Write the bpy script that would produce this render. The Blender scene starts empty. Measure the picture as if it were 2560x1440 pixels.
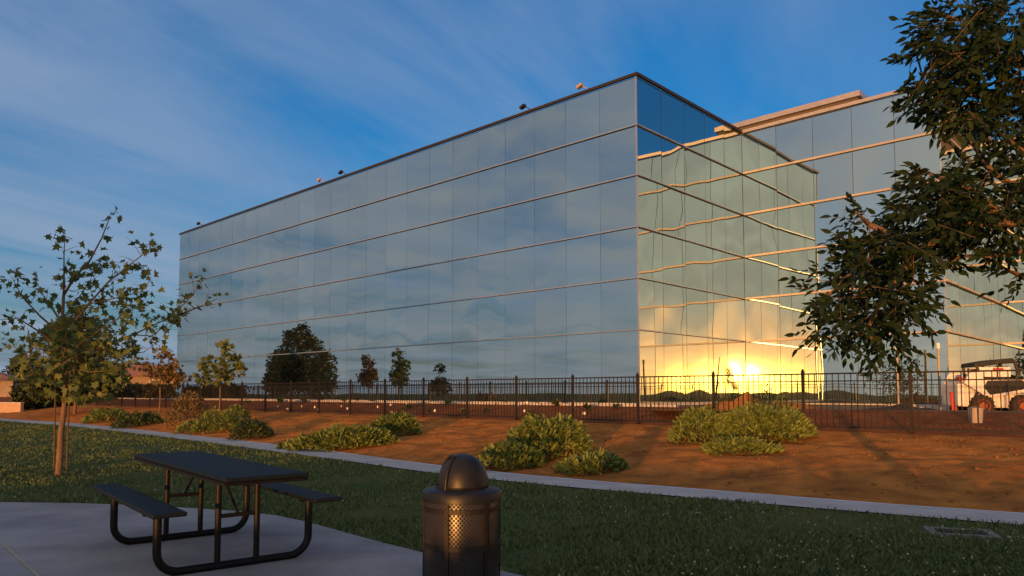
import bpy, math, random
import numpy as np
from mathutils import Vector, Matrix

R = math.radians
scene = bpy.context.scene
COL = scene.collection
random.seed(7)

# ------------------------------------------------------------------ camera
CAMH = 1.5
F_PX, CX, CY0, PITCH = 1850.0, 1280.0, 870.0, math.atan2(982 - 870, 1850.0)
cam_d = bpy.data.cameras.new('camera')
cam = bpy.data.objects.new('camera', cam_d)
COL.objects.link(cam)
cam.location = (0, 0, CAMH)
cam.rotation_euler = (math.pi / 2 + PITCH, 0, 0)
cam_d.sensor_width = 36.0
cam_d.lens = F_PX / 2560.0 * 36.0
cam_d.shift_y = (CY0 - 720.0) / 2560.0
cam_d.clip_start = 0.05
cam_d.clip_end = 6000
scene.camera = cam

# ------------------------------------------------------------------ light
SUN_AZ, SUN_EL = R(197.0), R(1.6)
SUN_DIR = Vector((math.sin(SUN_AZ) * math.cos(SUN_EL), math.cos(SUN_AZ) * math.cos(SUN_EL), math.sin(SUN_EL)))
SUN_STRENGTH = 5.0
SKY_STRENGTH = 0.15
EXPOSURE = 0.22
sun_d = bpy.data.lights.new('sun', 'SUN')
sun = bpy.data.objects.new('sun', sun_d)
COL.objects.link(sun)
sun_d.energy = SUN_STRENGTH
sun_d.angle = R(0.53)
sun_d.color = (1.0, 0.40, 0.09)
sun.rotation_euler = (-SUN_DIR).to_track_quat('-Z', 'Y').to_euler()
sun.location = SUN_DIR * 60

world = bpy.data.worlds.new('World')
scene.world = world
world.use_nodes = True


class NT:
    """tiny node helper"""
    def __init__(self, tree):
        self.t = tree
        tree.nodes.clear()

    def n(self, typ, **kw):
        nd = self.t.nodes.new(typ)
        for k, v in kw.items():
            if k.startswith('i_'):
                key = k[2:]
                key = int(key) if key.isdigit() else key.replace('_', ' ')
                nd.inputs[key].default_value = v
            else:
                setattr(nd, k, v)
        return nd

    def l(self, a, b):
        self.t.links.new(a, b)

    def _in(self, sock, v):
        if isinstance(v, (int, float, tuple, list)):
            sock.default_value = v
        else:
            self.l(v, sock)

    def math(self, op, a, b=0.0, clamp=False):
        nd = self.n('ShaderNodeMath', operation=op, use_clamp=clamp)
        self._in(nd.inputs[0], a)
        self._in(nd.inputs[1], b)
        return nd.outputs[0]

    def mix(self, fac, a, b, blend='MIX'):
        nd = self.n('ShaderNodeMix', data_type='RGBA', blend_type=blend, clamp_factor=True)
        self._in(nd.inputs[0], fac)
        for s, v in ((nd.inputs[6], a), (nd.inputs[7], b)):
            if isinstance(v, (tuple, list)):
                s.default_value = (v[0], v[1], v[2], 1)
            else:
                self.l(v, s)
        return nd.outputs[2]

    def ramp(self, fac, stops):
        nd = self.n('ShaderNodeValToRGB')
        self.l(fac, nd.inputs[0])
        cr = nd.color_ramp
        while len(cr.elements) < len(stops):
            cr.elements.new(0.5)
        for e, (p, c) in zip(cr.elements, stops):
            e.position = p
            e.color = (c, c, c, 1) if isinstance(c, (int, float)) else (c[0], c[1], c[2], 1)
        return nd.outputs[0]


def build_sky():
    k = NT(world.node_tree)
    out = k.n('ShaderNodeOutputWorld')
    bg = k.n('ShaderNodeBackground')
    sky = k.n('ShaderNodeTexSky', sky_type='NISHITA', sun_disc=False, sun_elevation=SUN_EL,
              sun_rotation=SUN_AZ, altitude=100, air_density=1.0, dust_density=1.6, ozone_density=2.2)
    tc = k.n('ShaderNodeTexCoord')
    sep = k.n('ShaderNodeSeparateXYZ')
    k.l(tc.outputs['Generated'], sep.inputs[0])
    z = k.math('MAXIMUM', sep.outputs[2], 0.0)
    # angle to the sun
    dp = k.n('ShaderNodeVectorMath', operation='DOT_PRODUCT')
    k.l(tc.outputs['Generated'], dp.inputs[0])
    dp.inputs[1].default_value = SUN_DIR
    ct = k.math('MAXIMUM', dp.outputs['Value'], 0.0)
    near = k.math('POWER', ct, 4.0)
    # the glow of a low sun spreads along the horizon more than upwards
    vs = k.n('ShaderNodeVectorMath', operation='MULTIPLY')
    k.l(tc.outputs['Generated'], vs.inputs[0])
    vs.inputs[1].default_value = (1, 1, 3.3)
    vn = k.n('ShaderNodeVectorMath', operation='NORMALIZE')
    k.l(vs.outputs[0], vn.inputs[0])
    dq = k.n('ShaderNodeVectorMath', operation='DOT_PRODUCT')
    k.l(vn.outputs[0], dq.inputs[0])
    dq.inputs[1].default_value = Vector((SUN_DIR.x, SUN_DIR.y, SUN_DIR.z * 1.0)).normalized()
    cq = k.math('MAXIMUM', dq.outputs['Value'], 0.0)
    glow = k.math('POWER', cq, 420.0)
    glow2 = k.math('POWER', cq, 46.0)
    low = k.math('POWER', k.math('SUBTRACT', 1.0, z), 9.0)
    base = k.mix(1.0, sky.outputs[0], SKY_TINT, 'MULTIPLY')
    # the air low over the horizon: lavender away from the sun
    wst = k.ramp(k.math('ADD', k.math('MULTIPLY', dp.outputs['Value'], 0.5), 0.5), [(0.30, 0.0), (0.55, 1.0)])
    base = k.mix(k.math('MULTIPLY', low, 0.62), base, k.mix(wst, SKY_LOW, SKY_LOW_WEST))
    # clouds on a plane overhead
    den = k.math('ADD', z, 0.10)
    px = k.math('DIVIDE', sep.outputs[0], den)
    py = k.math('DIVIDE', sep.outputs[1], den)
    cmb = k.n('ShaderNodeCombineXYZ')
    k.l(px, cmb.inputs[0])
    k.l(py, cmb.inputs[1])
    mr = k.n('ShaderNodeMapping')
    mr.inputs['Rotation'].default_value = (0, 0, R(CLOUD_ROT))
    k.l(cmb.outputs[0], mr.inputs[0])
    mp = k.n('ShaderNodeMapping')
    mp.inputs['Scale'].default_value = (0.30, 1.05, 1)
    mp.inputs['Location'].default_value = (3.1, 1.7, 0)
    k.l(mr.outputs[0], mp.inputs[0])
    n1 = k.n('ShaderNodeTexNoise', i_Scale=1.1, i_Detail=9.0, i_Roughness=0.58, i_Distortion=0.6)
    k.l(mp.outputs[0], n1.inputs['Vector'])
    n2 = k.n('ShaderNodeTexNoise', i_Scale=0.55, i_Detail=3.0, i_Roughness=0.5)
    k.l(cmb.outputs[0], n2.inputs['Vector'])
    cl = k.math('MULTIPLY', k.ramp(n1.outputs[0], [(0.34, 0.0), (0.53, 0.72), (0.68, 1.0)]),
                k.ramp(n2.outputs[0], [(0.36, 0.45), (0.55, 1.0)]))
    cl = k.math('MULTIPLY', cl, k.ramp(sep.outputs[0], [(0.12, 1.0), (0.38, 0.3), (0.65, 0.0)]))
    # thin ice streaks
    ms = k.n('ShaderNodeMapping')
    ms.inputs['Scale'].default_value = (0.10, 1.5, 1)
    ms.inputs['Location'].default_value = (7.3, 2.2, 0)
    k.l(mr.outputs[0], ms.inputs[0])
    n4 = k.n('ShaderNodeTexNoise', i_Scale=1.0, i_Detail=5.0, i_Roughness=0.5, i_Distortion=0.35)
    k.l(ms.outputs[0], n4.inputs['Vector'])
    st = k.math('MULTIPLY', k.ramp(n4.outputs[0], [(0.48, 0.0), (0.70, 0.75)]), k.ramp(sep.outputs[0], [(-0.0, 0.9), (0.22, 0.15)]))
    # heaped clouds over the western half
    n3 = k.n('ShaderNodeTexNoise', i_Scale=1.7, i_Detail=7.0, i_Roughness=0.55, i_Distortion=0.3)
    k.l(cmb.outputs[0], n3.inputs['Vector'])
    west = k.math('MULTIPLY', k.ramp(k.math('ADD', k.math('MULTIPLY', dp.outputs['Value'], 0.5), 0.5),
                                     [(0.30, 0.0), (0.52, 1.0)]), 1.0)
    heap = k.math('MULTIPLY', k.ramp(n3.outputs[0], [(0.30, 0.0), (0.62, 1.0)]), west)
    heap = k.math('MULTIPLY', heap, 0.9)
    cc = k.mix(near, CLOUD_FAR, CLOUD_NEAR)
    col = k.mix(k.math('MULTIPLY', cl, 0.85), base, cc)
    col = k.mix(st, col, STREAK)
    hc = k.mix(near, HEAP_FAR, HEAP_NEAR)
    # veil of lit cirrus and dust round the low sun
    col = k.mix(near, col, SUNSET_VEIL)
    col = k.mix(heap, col, hc)
    g2 = k.mix(1.0, SUNSET_GOLD, glow2, 'MULTIPLY')
    col = k.mix(1.0, col, g2, 'ADD')
    g1 = k.mix(1.0, SUN_AUREOLE, glow, 'MULTIPLY')
    col = k.mix(1.0, col, g1, 'ADD')
    k.l(col, bg.inputs[0])
    bg.inputs[1].default_value = SKY_STRENGTH
    k.l(bg.outputs[0], out.inputs[0])


# colours of the sky are radiances before SKY_STRENGTH
SKY_TINT = (0.34, 1.62, 2.65)
SKY_LOW = (1.60, 1.75, 2.60)
SKY_LOW_WEST = (2.2, 1.95, 1.70)
CLOUD_FAR = (1.45, 2.0, 2.95)
CLOUD_NEAR = (3.4, 2.9, 2.2)
HEAP_FAR = (2.30, 2.35, 2.50)
HEAP_NEAR = (6.4, 4.9, 3.4)
SUNSET_VEIL = (9.2, 6.9, 4.5)
SUNSET_GOLD = (40.0, 11.5, 0.2)
SUN_AUREOLE = (270.0, 120.0, 12.0)
CLOUD_ROT = -62.0
STREAK = (1.95, 2.35, 3.1)
build_sky()

scene.view_settings.view_transform = 'Standard'
scene.view_settings.look = 'None'
scene.view_settings.exposure = EXPOSURE
scene.view_settings.gamma = 1.0
scene.view_settings.use_curve_mapping = False
scene.render.engine = 'CYCLES'
scene.cycles.use_denoising = True
scene.cycles.max_bounces = 8
scene.cycles.glossy_bounces = 6
scene.cycles.sample_clamp_indirect = 4.0
scene.cycles.blur_glossy = 0.5


# ------------------------------------------------------------------ helpers
def ray(x, y):
    d = Vector(((x - CX) / F_PX, (CY0 - y) / F_PX, -1.0))
    c, s = math.cos(math.pi / 2 + PITCH), math.sin(math.pi / 2 + PITCH)
    return Vector((d.x, d.y * c - d.z * s, d.y * s + d.z * c))


def at_z(x, y, z):
    d = ray(x, y)
    t = (z - CAMH) / d.z
    return Vector((d.x * t, d.y * t, z))


def at_depth(x, y, Y):
    d = ray(x, y)
    t = Y / d.y
    return Vector((d.x * t, Y, CAMH + d.z * t))


AZ = R(43.4)                                    # direction that leads into the site
MX, MY = math.sin(AZ), math.cos(AZ)             # m: into the site
UX, UY = -MY, MX                                # u: along the long facade, leftwards


def sp(s, p):
    return (p * MX + s * UX, p * MY + s * UY)


def to_sp(X, Y):
    return X * UX + Y * UY, X * MX + Y * MY


P_FENCE, Z_FENCE = 17.2, 0.63
P_KERB, Z_KERB = 20.0, 1.12
Z_YARD = 1.05


def vnoise(x, y, seed=0):
    """smooth value noise for arrays"""
    x = np.asarray(x, float); y = np.asarray(y, float)
    xi = np.floor(x).astype(int); yi = np.floor(y).astype(int)
    xf = x - xi; yf = y - yi
    u = xf * xf * (3 - 2 * xf); v = yf * yf * (3 - 2 * yf)

    def h(a, b):
        n = (a * 374761393 + b * 668265263 + seed * 974711) & 0x7fffffff
        n = ((n ^ (n >> 13)) * 1274126177) & 0x7fffffff
        return ((n ^ (n >> 16)) & 0xffff) / 65535.0
    return (h(xi, yi) * (1 - u) + h(xi + 1, yi) * u) * (1 - v) + (h(xi, yi + 1) * (1 - u) + h(xi + 1, yi + 1) * u) * v


def fbm(x, y, seed=0, o=4):
    r = 0; a = 0.5
    for i in range(o):
        r = r + a * vnoise(x, y, seed + i * 17)
        x = x * 2.03 + 5.1; y = y * 2.03 + 1.7; a *= 0.5
    return r


# path edges measured from points on the flat lawn
PATH_NEAR = [at_z(x, y, 0).xy for x, y in ((2900, 1337), (2560, 1317), (2310, 1300), (2060, 1273), (1640, 1236), (1220, 1204), (940, 1163), (700, 1131), (420, 1094), (180, 1065.5), (0, 1052.5))]
PATH_FAR = [at_z(x, y, 0).xy for x, y in ((2900, 1302), (2560, 1287), (2310, 1271), (2060, 1256), (1640, 1216), (1220, 1186), (940, 1144), (700, 1113), (420, 1083), (180, 1058), (0, 1047.5))]


def sp_curve(pts):
    a = sorted(to_sp(p.x, p.y) for p in pts)
    s = np.array([q[0] for q in a]); p = np.array([q[1] for q in a])
    return s, p


SN, PN = sp_curve(PATH_NEAR)
SF, PF = sp_curve(PATH_FAR)
_k = np.ones(5) / 5


def smooth_interp(s, S, P):
    s = np.asarray(s, float)
    w = [np.interp(s + o, S, P) for o in np.linspace(-2.5, 2.5, 9)]
    return sum(w) / 9


def p_near(s):
    return smooth_interp(s, SN, PN)


def p_far(s):
    return np.maximum(smooth_interp(s, SF, PF), p_near(s) + 0.9)


def yard_z(s, p):
    """the yard sinks a little behind its edge on the right"""
    a = np.clip((8.6 - np.asarray(s, float)) / 1.6, 0, 1)
    b = np.clip((np.asarray(p, float) - 22.0) / 1.2, 0, 1)
    return Z_YARD - 0.27 * (a * a * (3 - 2 * a)) * (b * b * (3 - 2 * b))


def terrain(s, p):
    """height of the ground at (s, p)"""
    s = np.asarray(s, float); p = np.asarray(p, float)
    pf = p_far(s)
    t = np.clip((p - pf) / (P_FENCE - pf), 0, 1)
    bank = 0.02 + (Z_FENCE - 0.02) * (t * 0.85 + 0.15 * np.sin(t * math.pi / 2)) + 0.16 * np.sin(t * math.pi) * (fbm(s * 0.35, p * 0.3, 3) - 0.45)
    bank = bank + 0.05 * np.clip(t * 8, 0, 1) * np.clip((1 - t) * 5, 0, 1) * (fbm(s * 4.2, p * 3.4, 41) - 0.5) + 0.15 * np.clip(t * 6, 0, 1) * np.clip((1 - t) * 4, 0, 1) * (fbm(s * 1.6, p * 1.1, 11) - 0.5)
    t2 = np.clip((p - P_FENCE) / (P_KERB - P_FENCE), 0, 1)
    soil = Z_FENCE + (Z_KERB - 0.06 - Z_FENCE) * t2 + 0.10 * np.sin(t2 * math.pi) * (fbm(s * 1.3, p * 1.3, 23) - 0.5)
    return np.where(p < pf, 0.0, np.where(p < P_FENCE, bank, np.where(p < P_KERB, soil, yard_z(s, p))))


def gz(X, Y):
    s, p = to_sp(X, Y)
    return float(terrain(s, p))


def on_ground(x, y):
    """point of the ground seen at pixel x, y"""
    d = ray(x, y)
    t = 3.0
    while t < 400:
        if CAMH + d.z * t < gz(d.x * t, d.y * t):
            break
        t += 0.05
    return Vector((d.x * t, d.y * t, gz(d.x * t, d.y * t)))


def rgb(*c):
    return (c[0], c[1], c[2], 1)


MATS = {}


def mat(name, c1, c2=None, scale=8.0, rough=0.8, bump=0.0, metallic=0.0, detail=6.0, spec=0.3, bscale=None, coat=0.0, stops=(0.35, 0.65), stretch=None):
    """noise mix of two colours with an optional bump"""
    if name in MATS:
        return MATS[name]
    m = bpy.data.materials.new(name)
    m.use_nodes = True
    k = NT(m.node_tree)
    out = k.n('ShaderNodeOutputMaterial')
    b = k.n('ShaderNodeBsdfPrincipled')
    b.inputs['Roughness'].default_value = rough
    b.inputs['Metallic'].default_value = metallic
    b.inputs['Specular IOR Level'].default_value = spec
    b.inputs['Coat Weight'].default_value = coat
    k.l(b.outputs[0], out.inputs[0])
    tc = k.n('ShaderNodeTexCoord')
    vec = tc.outputs['Object']
    if stretch:
        mp = k.n('ShaderNodeMapping')
        mp.inputs['Scale'].default_value = stretch
        k.l(vec, mp.inputs[0])
        vec = mp.outputs[0]
    nz = k.n('ShaderNodeTexNoise', i_Scale=scale, i_Detail=detail, i_Roughness=0.6)
    k.l(vec, nz.inputs['Vector'])
    f = k.ramp(nz.outputs[0], [(stops[0], 0.0), (stops[1], 1.0)])
    k.l(k.mix(f, c1, c2 if c2 else tuple(v * 0.75 for v in c1)), b.inputs['Base Color'])
    if bump:
        nb = k.n('ShaderNodeTexNoise', i_Scale=bscale or scale * 3, i_Detail=8.0, i_Roughness=0.65)
        k.l(vec, nb.inputs['Vector'])
        bp = k.n('ShaderNodeBump', i_Strength=bump, i_Distance=0.05)
        k.l(nb.outputs[0], bp.inputs['Height'])
        k.l(bp.outputs[0], b.inputs['Normal'])
    MATS[name] = m
    return m


def leaf_mat(name, c1, c2, scale=3.0, transl=0.25, rough=0.55):
    if name in MATS:
        return MATS[name]
    m = bpy.data.materials.new(name)
    m.use_nodes = True
    k = NT(m.node_tree)
    out = k.n('ShaderNodeOutputMaterial')
    b = k.n('ShaderNodeBsdfPrincipled', i_Roughness=rough)
    b.inputs['Specular IOR Level'].default_value = 0.35
    tr = k.n('ShaderNodeBsdfTranslucent')
    ms = k.n('ShaderNodeMixShader')
    ms.inputs[0].default_value = transl
    geo = k.n('ShaderNodeNewGeometry')
    nz = k.n('ShaderNodeTexNoise', i_Scale=scale, i_Detail=3.0)
    k.l(geo.outputs['Position'], nz.inputs['Vector'])
    f = k.math('ADD', k.math('MULTIPLY', geo.outputs['Random Per Island'], 0.7), k.math('MULTIPLY', nz.outputs[0], 0.3))
    c = k.mix(f, c1, c2)
    k.l(c, b.inputs['Base Color'])
    k.l(c, tr.inputs[0])
    k.l(b.outputs[0], ms.inputs[1])
    k.l(tr.outputs[0], ms.inputs[2])
    k.l(ms.outputs[0], out.inputs[0])
    MATS[name] = m
    return m


class MB:
    def __init__(self):
        self.v = []; self.f = []

    def add(self, vs, fs):
        o = len(self.v)
        self.v.extend([tuple(a) for a in vs])
        self.f.extend([tuple(i + o for i in f) for f in fs])
        return self

    def box(self, c, size, rz=0.0, ry=0.0, rx=0.0, taper=1.0):
        hx, hy, hz = size[0] / 2, size[1] / 2, size[2] / 2
        vs = [Vector((x * hx * (taper if z > 0 else 1), y * hy * (taper if z > 0 else 1), z * hz)) for z in (-1, 1) for y in (-1, 1) for x in (-1, 1)]
        M = Matrix.Rotation(rz, 3, 'Z') @ Matrix.Rotation(ry, 3, 'Y') @ Matrix.Rotation(rx, 3, 'X')
        vs = [M @ v + Vector(c) for v in vs]
        return self.add(vs, [(0, 2, 3, 1), (4, 5, 7, 6), (0, 1, 5, 4), (2, 6, 7, 3), (0, 4, 6, 2), (1, 3, 7, 5)])

    def tube(self, pts, r, n=8, cap=True):
        pts = [Vector(p) for p in pts]
        rs = r if isinstance(r, (list, tuple)) else [r] * len(pts)
        up = None
        rings = []
        for i, p in enumerate(pts):
            a = pts[max(i - 1, 0)]; b = pts[min(i + 1, len(pts) - 1)]
            d = (b - a)
            d = d.normalized() if d.length > 1e-9 else Vector((0, 0, 1))
            if up is None:
                up = Vector((1, 0, 0)) if abs(d.x) < 0.8 else Vector((0, 1, 0))
            x = (up - d * up.dot(d)).normalized()
            y = d.cross(x)
            up = x
            rings.append([p + (x * math.cos(2 * math.pi * j / n) + y * math.sin(2 * math.pi * j / n)) * rs[i] for j in range(n)])
        vs = [v for ring in rings for v in ring]
        fs = []
        for i in range(len(pts) - 1):
            for j in range(n):
                k = (j + 1) % n
                fs.append((i * n + j, i * n + k, (i + 1) * n + k, (i + 1) * n + j))
        if cap:
            fs.append(tuple(range(n - 1, -1, -1)))
            fs.append(tuple((len(pts) - 1) * n + j for j in range(n)))
        return self.add(vs, fs)

    def lathe(self, prof, n=32, c=(0, 0, 0), keep=None):
        vs = []; fs = []
        for (r, z) in prof:
            for j in range(n):
                a = 2 * math.pi * j / n
                vs.append((c[0] + r * math.cos(a), c[1] + r * math.sin(a), c[2] + z))
        for i in range(len(prof) - 1):
            for j in range(n):
                if keep and not keep(i, (j + 0.5) / n * 360):
                    continue
                k = (j + 1) % n
                fs.append((i * n + j, i * n + k, (i + 1) * n + k, (i + 1) * n + j))
        return self.add(vs, fs)

    def prism(self, poly, y0, y1):
        """outline in xz, extruded along y"""
        n = len(poly)
        vs = [(x, y0, z) for x, z in poly] + [(x, y1, z) for x, z in poly]
        fs = [tuple(range(n)), tuple(range(2 * n - 1, n - 1, -1))]
        fs += [(i, i + n, (i + 1) % n + n, (i + 1) % n) for i in range(n)]
        return self.add(vs, fs)

    def build(self, name, m, parent=None, smooth=False, bevel=0.0):
        me = bpy.data.meshes.new(name)
        me.from_pydata(self.v, [], self.f)
        me.materials.append(m)
        me.validate()
        import bmesh
        bm = bmesh.new(); bm.from_mesh(me)
        bmesh.ops.delete(bm, geom=[q for q in bm.verts if not q.link_faces], context='VERTS')
        bmesh.ops.recalc_face_normals(bm, faces=bm.faces)
        bm.to_mesh(me); bm.free()
        o = bpy.data.objects.new(name, me)
        COL.objects.link(o)
        if parent:
            o.parent = parent
        if smooth:
            for p in me.polygons:
                p.use_smooth = True
            try:
                me.set_sharp_from_angle(angle=R(45))
            except Exception:
                pass
        if bevel:
            bv = o.modifiers.new('bevel', 'BEVEL')
            bv.width = bevel; bv.segments = 2; bv.limit_method = 'ANGLE'
        return o


def np_mesh(name, verts, faces, m, parent=None, smooth=False):
    """fast mesh from arrays; faces (n, k)"""
    me = bpy.data.meshes.new(name)
    nv, (nf, k) = len(verts), faces.shape
    me.vertices.add(nv)
    me.vertices.foreach_set('co', np.asarray(verts, np.float32).ravel())
    me.loops.add(nf * k)
    me.loops.foreach_set('vertex_index', faces.astype(np.int32).ravel())
    me.polygons.add(nf)
    me.polygons.foreach_set('loop_start', np.arange(0, nf * k, k, dtype=np.int32))
    if smooth:
        me.polygons.foreach_set('use_smooth', np.ones(nf, bool))
    me.update(calc_edges=True)
    me.materials.append(m)
    o = bpy.data.objects.new(name, me)
    COL.objects.link(o)
    if parent:
        o.parent = parent
    return o


def tag(o, label=None, cat=None, group=None, kind=None):
    if label: o['label'] = label
    if cat: o['category'] = cat
    if group: o['group'] = group
    if kind: o['kind'] = kind
    return o


def empty(name, loc=(0, 0, 0), rz=0.0):
    o = bpy.data.objects.new(name, None)
    COL.objects.link(o)
    o.location = loc
    o.rotation_euler = (0, 0, rz)
    o.empty_display_size = 0.2
    return o


def copy_tree(o, parent=None):
    c = o.copy()
    COL.objects.link(c)
    if parent:
        c.parent = parent
    for ch in [x for x in COL.objects if x.parent == o]:
        copy_tree(ch, c)
    return c


def grid_mesh(name, S, Pfun, nP, zfun, m, kind='structure'):
    """sheet over stations S, rows between Pfun(s) -> (p0, p1)"""
    S = np.asarray(S, float)
    p0, p1 = Pfun(S)
    T = np.linspace(0, 1, nP)
    s = np.repeat(S[:, None], nP, 1)
    p = p0[:, None] * (1 - T) + p1[:, None] * T
    z = zfun(s, p)
    X = p * MX + s * UX; Y = p * MY + s * UY
    v = np.stack([X, Y, z], -1).reshape(-1, 3)
    i, j = np.meshgrid(np.arange(len(S) - 1), np.arange(nP - 1), indexing='ij')
    a = i * nP + j
    f = np.stack([a, a + nP, a + nP + 1, a + 1], -1).reshape(-1, 4)
    n = np.cross(v[f[0, 1]] - v[f[0, 0]], v[f[0, 2]] - v[f[0, 0]])
    if n[2] < 0:
        f = f[:, ::-1]
    o = np_mesh(name, v, f, m, smooth=True)
    o['kind'] = kind
    return o


# ------------------------------------------------------------------ materials
M_LAWN = mat('lawn_soil', (0.045, 0.075, 0.024), (0.085, 0.095, 0.036), scale=0.6, rough=0.95, bump=0.6, bscale=30, spec=0.1)
M_DIRT = mat('bank_dirt', (0.47, 0.190, 0.047), (0.22, 0.092, 0.028), scale=1.5, rough=0.95, bump=1.0, bscale=12, spec=0.05)
M_SOIL = mat('dark_soil', (0.22, 0.080, 0.032), (0.12, 0.045, 0.020), scale=2.5, rough=0.95, bump=1.0, bscale=10, spec=0.1)
M_YARD = mat('yard_ground', (0.20, 0.150, 0.105), (0.12, 0.085, 0.060), scale=0.5, rough=0.95, bump=0.4, bscale=6, spec=0.1)
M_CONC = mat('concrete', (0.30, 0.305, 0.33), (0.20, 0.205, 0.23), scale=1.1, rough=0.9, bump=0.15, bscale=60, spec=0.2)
M_CONC2 = mat('concrete_kerb', (0.50, 0.48, 0.46), (0.38, 0.36, 0.35), scale=1.5, rough=0.9, bump=0.15, bscale=40, spec=0.2)
M_IRON = mat('dark_iron', (0.013, 0.009, 0.008), (0.008, 0.006, 0.006), scale=12, rough=0.55, spec=0.4)
M_BLACK = mat('black_coating', (0.005, 0.005, 0.006), (0.008, 0.008, 0.009), scale=40, rough=0.5, bump=0.05, bscale=120, spec=0.22)
M_TOP = mat('table_coating', (0.004, 0.008, 0.012), (0.007, 0.012, 0.018), scale=60, rough=0.6, bump=0.2, bscale=150, spec=0.14)
M_BARK = mat('bark', (0.19, 0.125, 0.085), (0.11, 0.075, 0.050), scale=14, rough=0.9, bump=0.7, bscale=30, stretch=(1, 1, 0.25))
M_STAKE = mat('stake_wood', (0.105, 0.070, 0.050), (0.065, 0.045, 0.035), scale=12, rough=0.9, stretch=(1, 1, 0.2))
M_ALU = mat('aluminium_ledge', (0.36, 0.43, 0.52), (0.31, 0.37, 0.46), scale=3, rough=0.35, metallic=0.72)
M_ALUP = mat('pale_ledge', (0.40, 0.37, 0.35), (0.34, 0.31, 0.30), scale=3, rough=0.55, metallic=0.3)
M_COPE_D = mat('dark_coping', (0.020, 0.018, 0.018), (0.028, 0.024, 0.022), scale=3, rough=0.5)
M_COPE_L = mat('pale_coping', (0.42, 0.40, 0.40), (0.36, 0.34, 0.34), scale=3, rough=0.45, metallic=0.55)
M_CORE = mat('joint_dark', (0.085, 0.10, 0.11), (0.07, 0.085, 0.092), scale=2, rough=0.7)
M_ROOF = mat('roof_gravel', (0.30, 0.28, 0.26), (0.22, 0.21, 0.20), scale=4, rough=0.95)
M_PENT = mat('penthouse_panel', (0.115, 0.095, 0.080), (0.095, 0.080, 0.066), scale=1.5, rough=0.8)


def glass_material(name, tint, edge, rough, halo):
    m = bpy.data.materials.new(name)
    m.use_nodes = True
    k = NT(m.node_tree)
    out = k.n('ShaderNodeOutputMaterial')
    g = k.n('ShaderNodeBsdfGlossy')
    g.inputs['Roughness'].default_value = rough
    lw = k.n('ShaderNodeLayerWeight', i_Blend=0.35)
    geo = k.n('ShaderNodeNewGeometry')
    var = k.math('ADD', k.math('MULTIPLY', geo.outputs['Random Per Island'], 0.08), 0.96)
    c = k.mix(lw.outputs['Facing'], tint, edge)
    k.l(k.mix(1.0, c, var, 'MULTIPLY'), g.inputs[0])
    g2 = k.n('ShaderNodeBsdfGlossy')
    g2.inputs['Roughness'].default_value = 0.06  # rough lobe added so the mirrored sun blooms
    k.l(c, g2.inputs[0])
    m1 = k.n('ShaderNodeMixShader')
    m1.inputs[0].default_value = halo
    k.l(g.outputs[0], m1.inputs[1])
    k.l(g2.outputs[0], m1.inputs[2])
    d = k.n('ShaderNodeBsdfDiffuse')
    d.inputs[0].default_value = (0.03, 0.05, 0.06, 1)
    m2 = k.n('ShaderNodeMixShader')
    m2.inputs[0].default_value = 0.12
    k.l(m1.outputs[0], m2.inputs[1])
    k.l(d.outputs[0], m2.inputs[2])
    k.l(m2.outputs[0], out.inputs[0])
    return m


M_GLASS = glass_material('mirror_glass', (0.47, 0.56, 0.58), (0.64, 0.70, 0.70), 0.004, 0.012)

# ------------------------------------------------------------------ ground
S_ALL = np.unique(np.concatenate([np.linspace(-60, -14, 24), np.arange(-14, 4, 0.11), np.arange(4, 24, 0.13), np.arange(24, 60, 0.3), np.linspace(60, 300, 40)]))
S_FAR = np.array([-900, -300, -100, -60, -20, 0, 20, 60, 140, 300, 900.0])
grid_mesh('lawn', np.unique(np.concatenate([S_FAR, np.arange(-14, 61, 1.0)])), lambda s: (np.full_like(s, -900.0), p_near(s) + 0.12), 60,
          lambda s, p: 0 * s - 0.004, M_LAWN)
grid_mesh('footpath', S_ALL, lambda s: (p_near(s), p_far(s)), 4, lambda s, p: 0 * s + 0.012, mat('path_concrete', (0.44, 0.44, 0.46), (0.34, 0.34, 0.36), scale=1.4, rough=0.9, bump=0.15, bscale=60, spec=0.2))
grid_mesh('dirt_bank', S_ALL, lambda s: (p_far(s) - 0.01, np.full_like(s, P_FENCE)), 90, lambda s, p: terrain(s, np.maximum(p, p_far(s) + 1e-4)), M_DIRT)
grid_mesh('planting_soil', S_ALL, lambda s: (np.full_like(s, P_FENCE), np.full_like(s, P_KERB)), 24, lambda s, p: terrain(s, np.clip(p, P_FENCE, P_KERB - 1e-4)), M_SOIL)
grid_mesh('yard', np.unique(np.concatenate([S_FAR, np.arange(-40, 61, 0.8)])), lambda s: (np.full_like(s, P_KERB - 0.02), np.full_like(s, 62.0)), 106, yard_z, M_YARD)
grid_mesh('far_ground', S_FAR, lambda s: (np.full_like(s, 61.9), np.full_like(s, 1500.0)), 12, lambda s, p: 0 * s + Z_YARD - 0.27 * (s < 4) - 0.01, M_YARD)
kb = MB()
for i in range(4, 22):
    a = i * 3.0
    x, y = sp(a + 1.5, P_KERB + 0.08)
    kb.box((x, y, Z_KERB - 0.09), (2.985, 0.16, 0.20), rz=-AZ)
o = kb.build('kerb', M_CONC2, bevel=0.012)
o['kind'] = 'structure'

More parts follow.
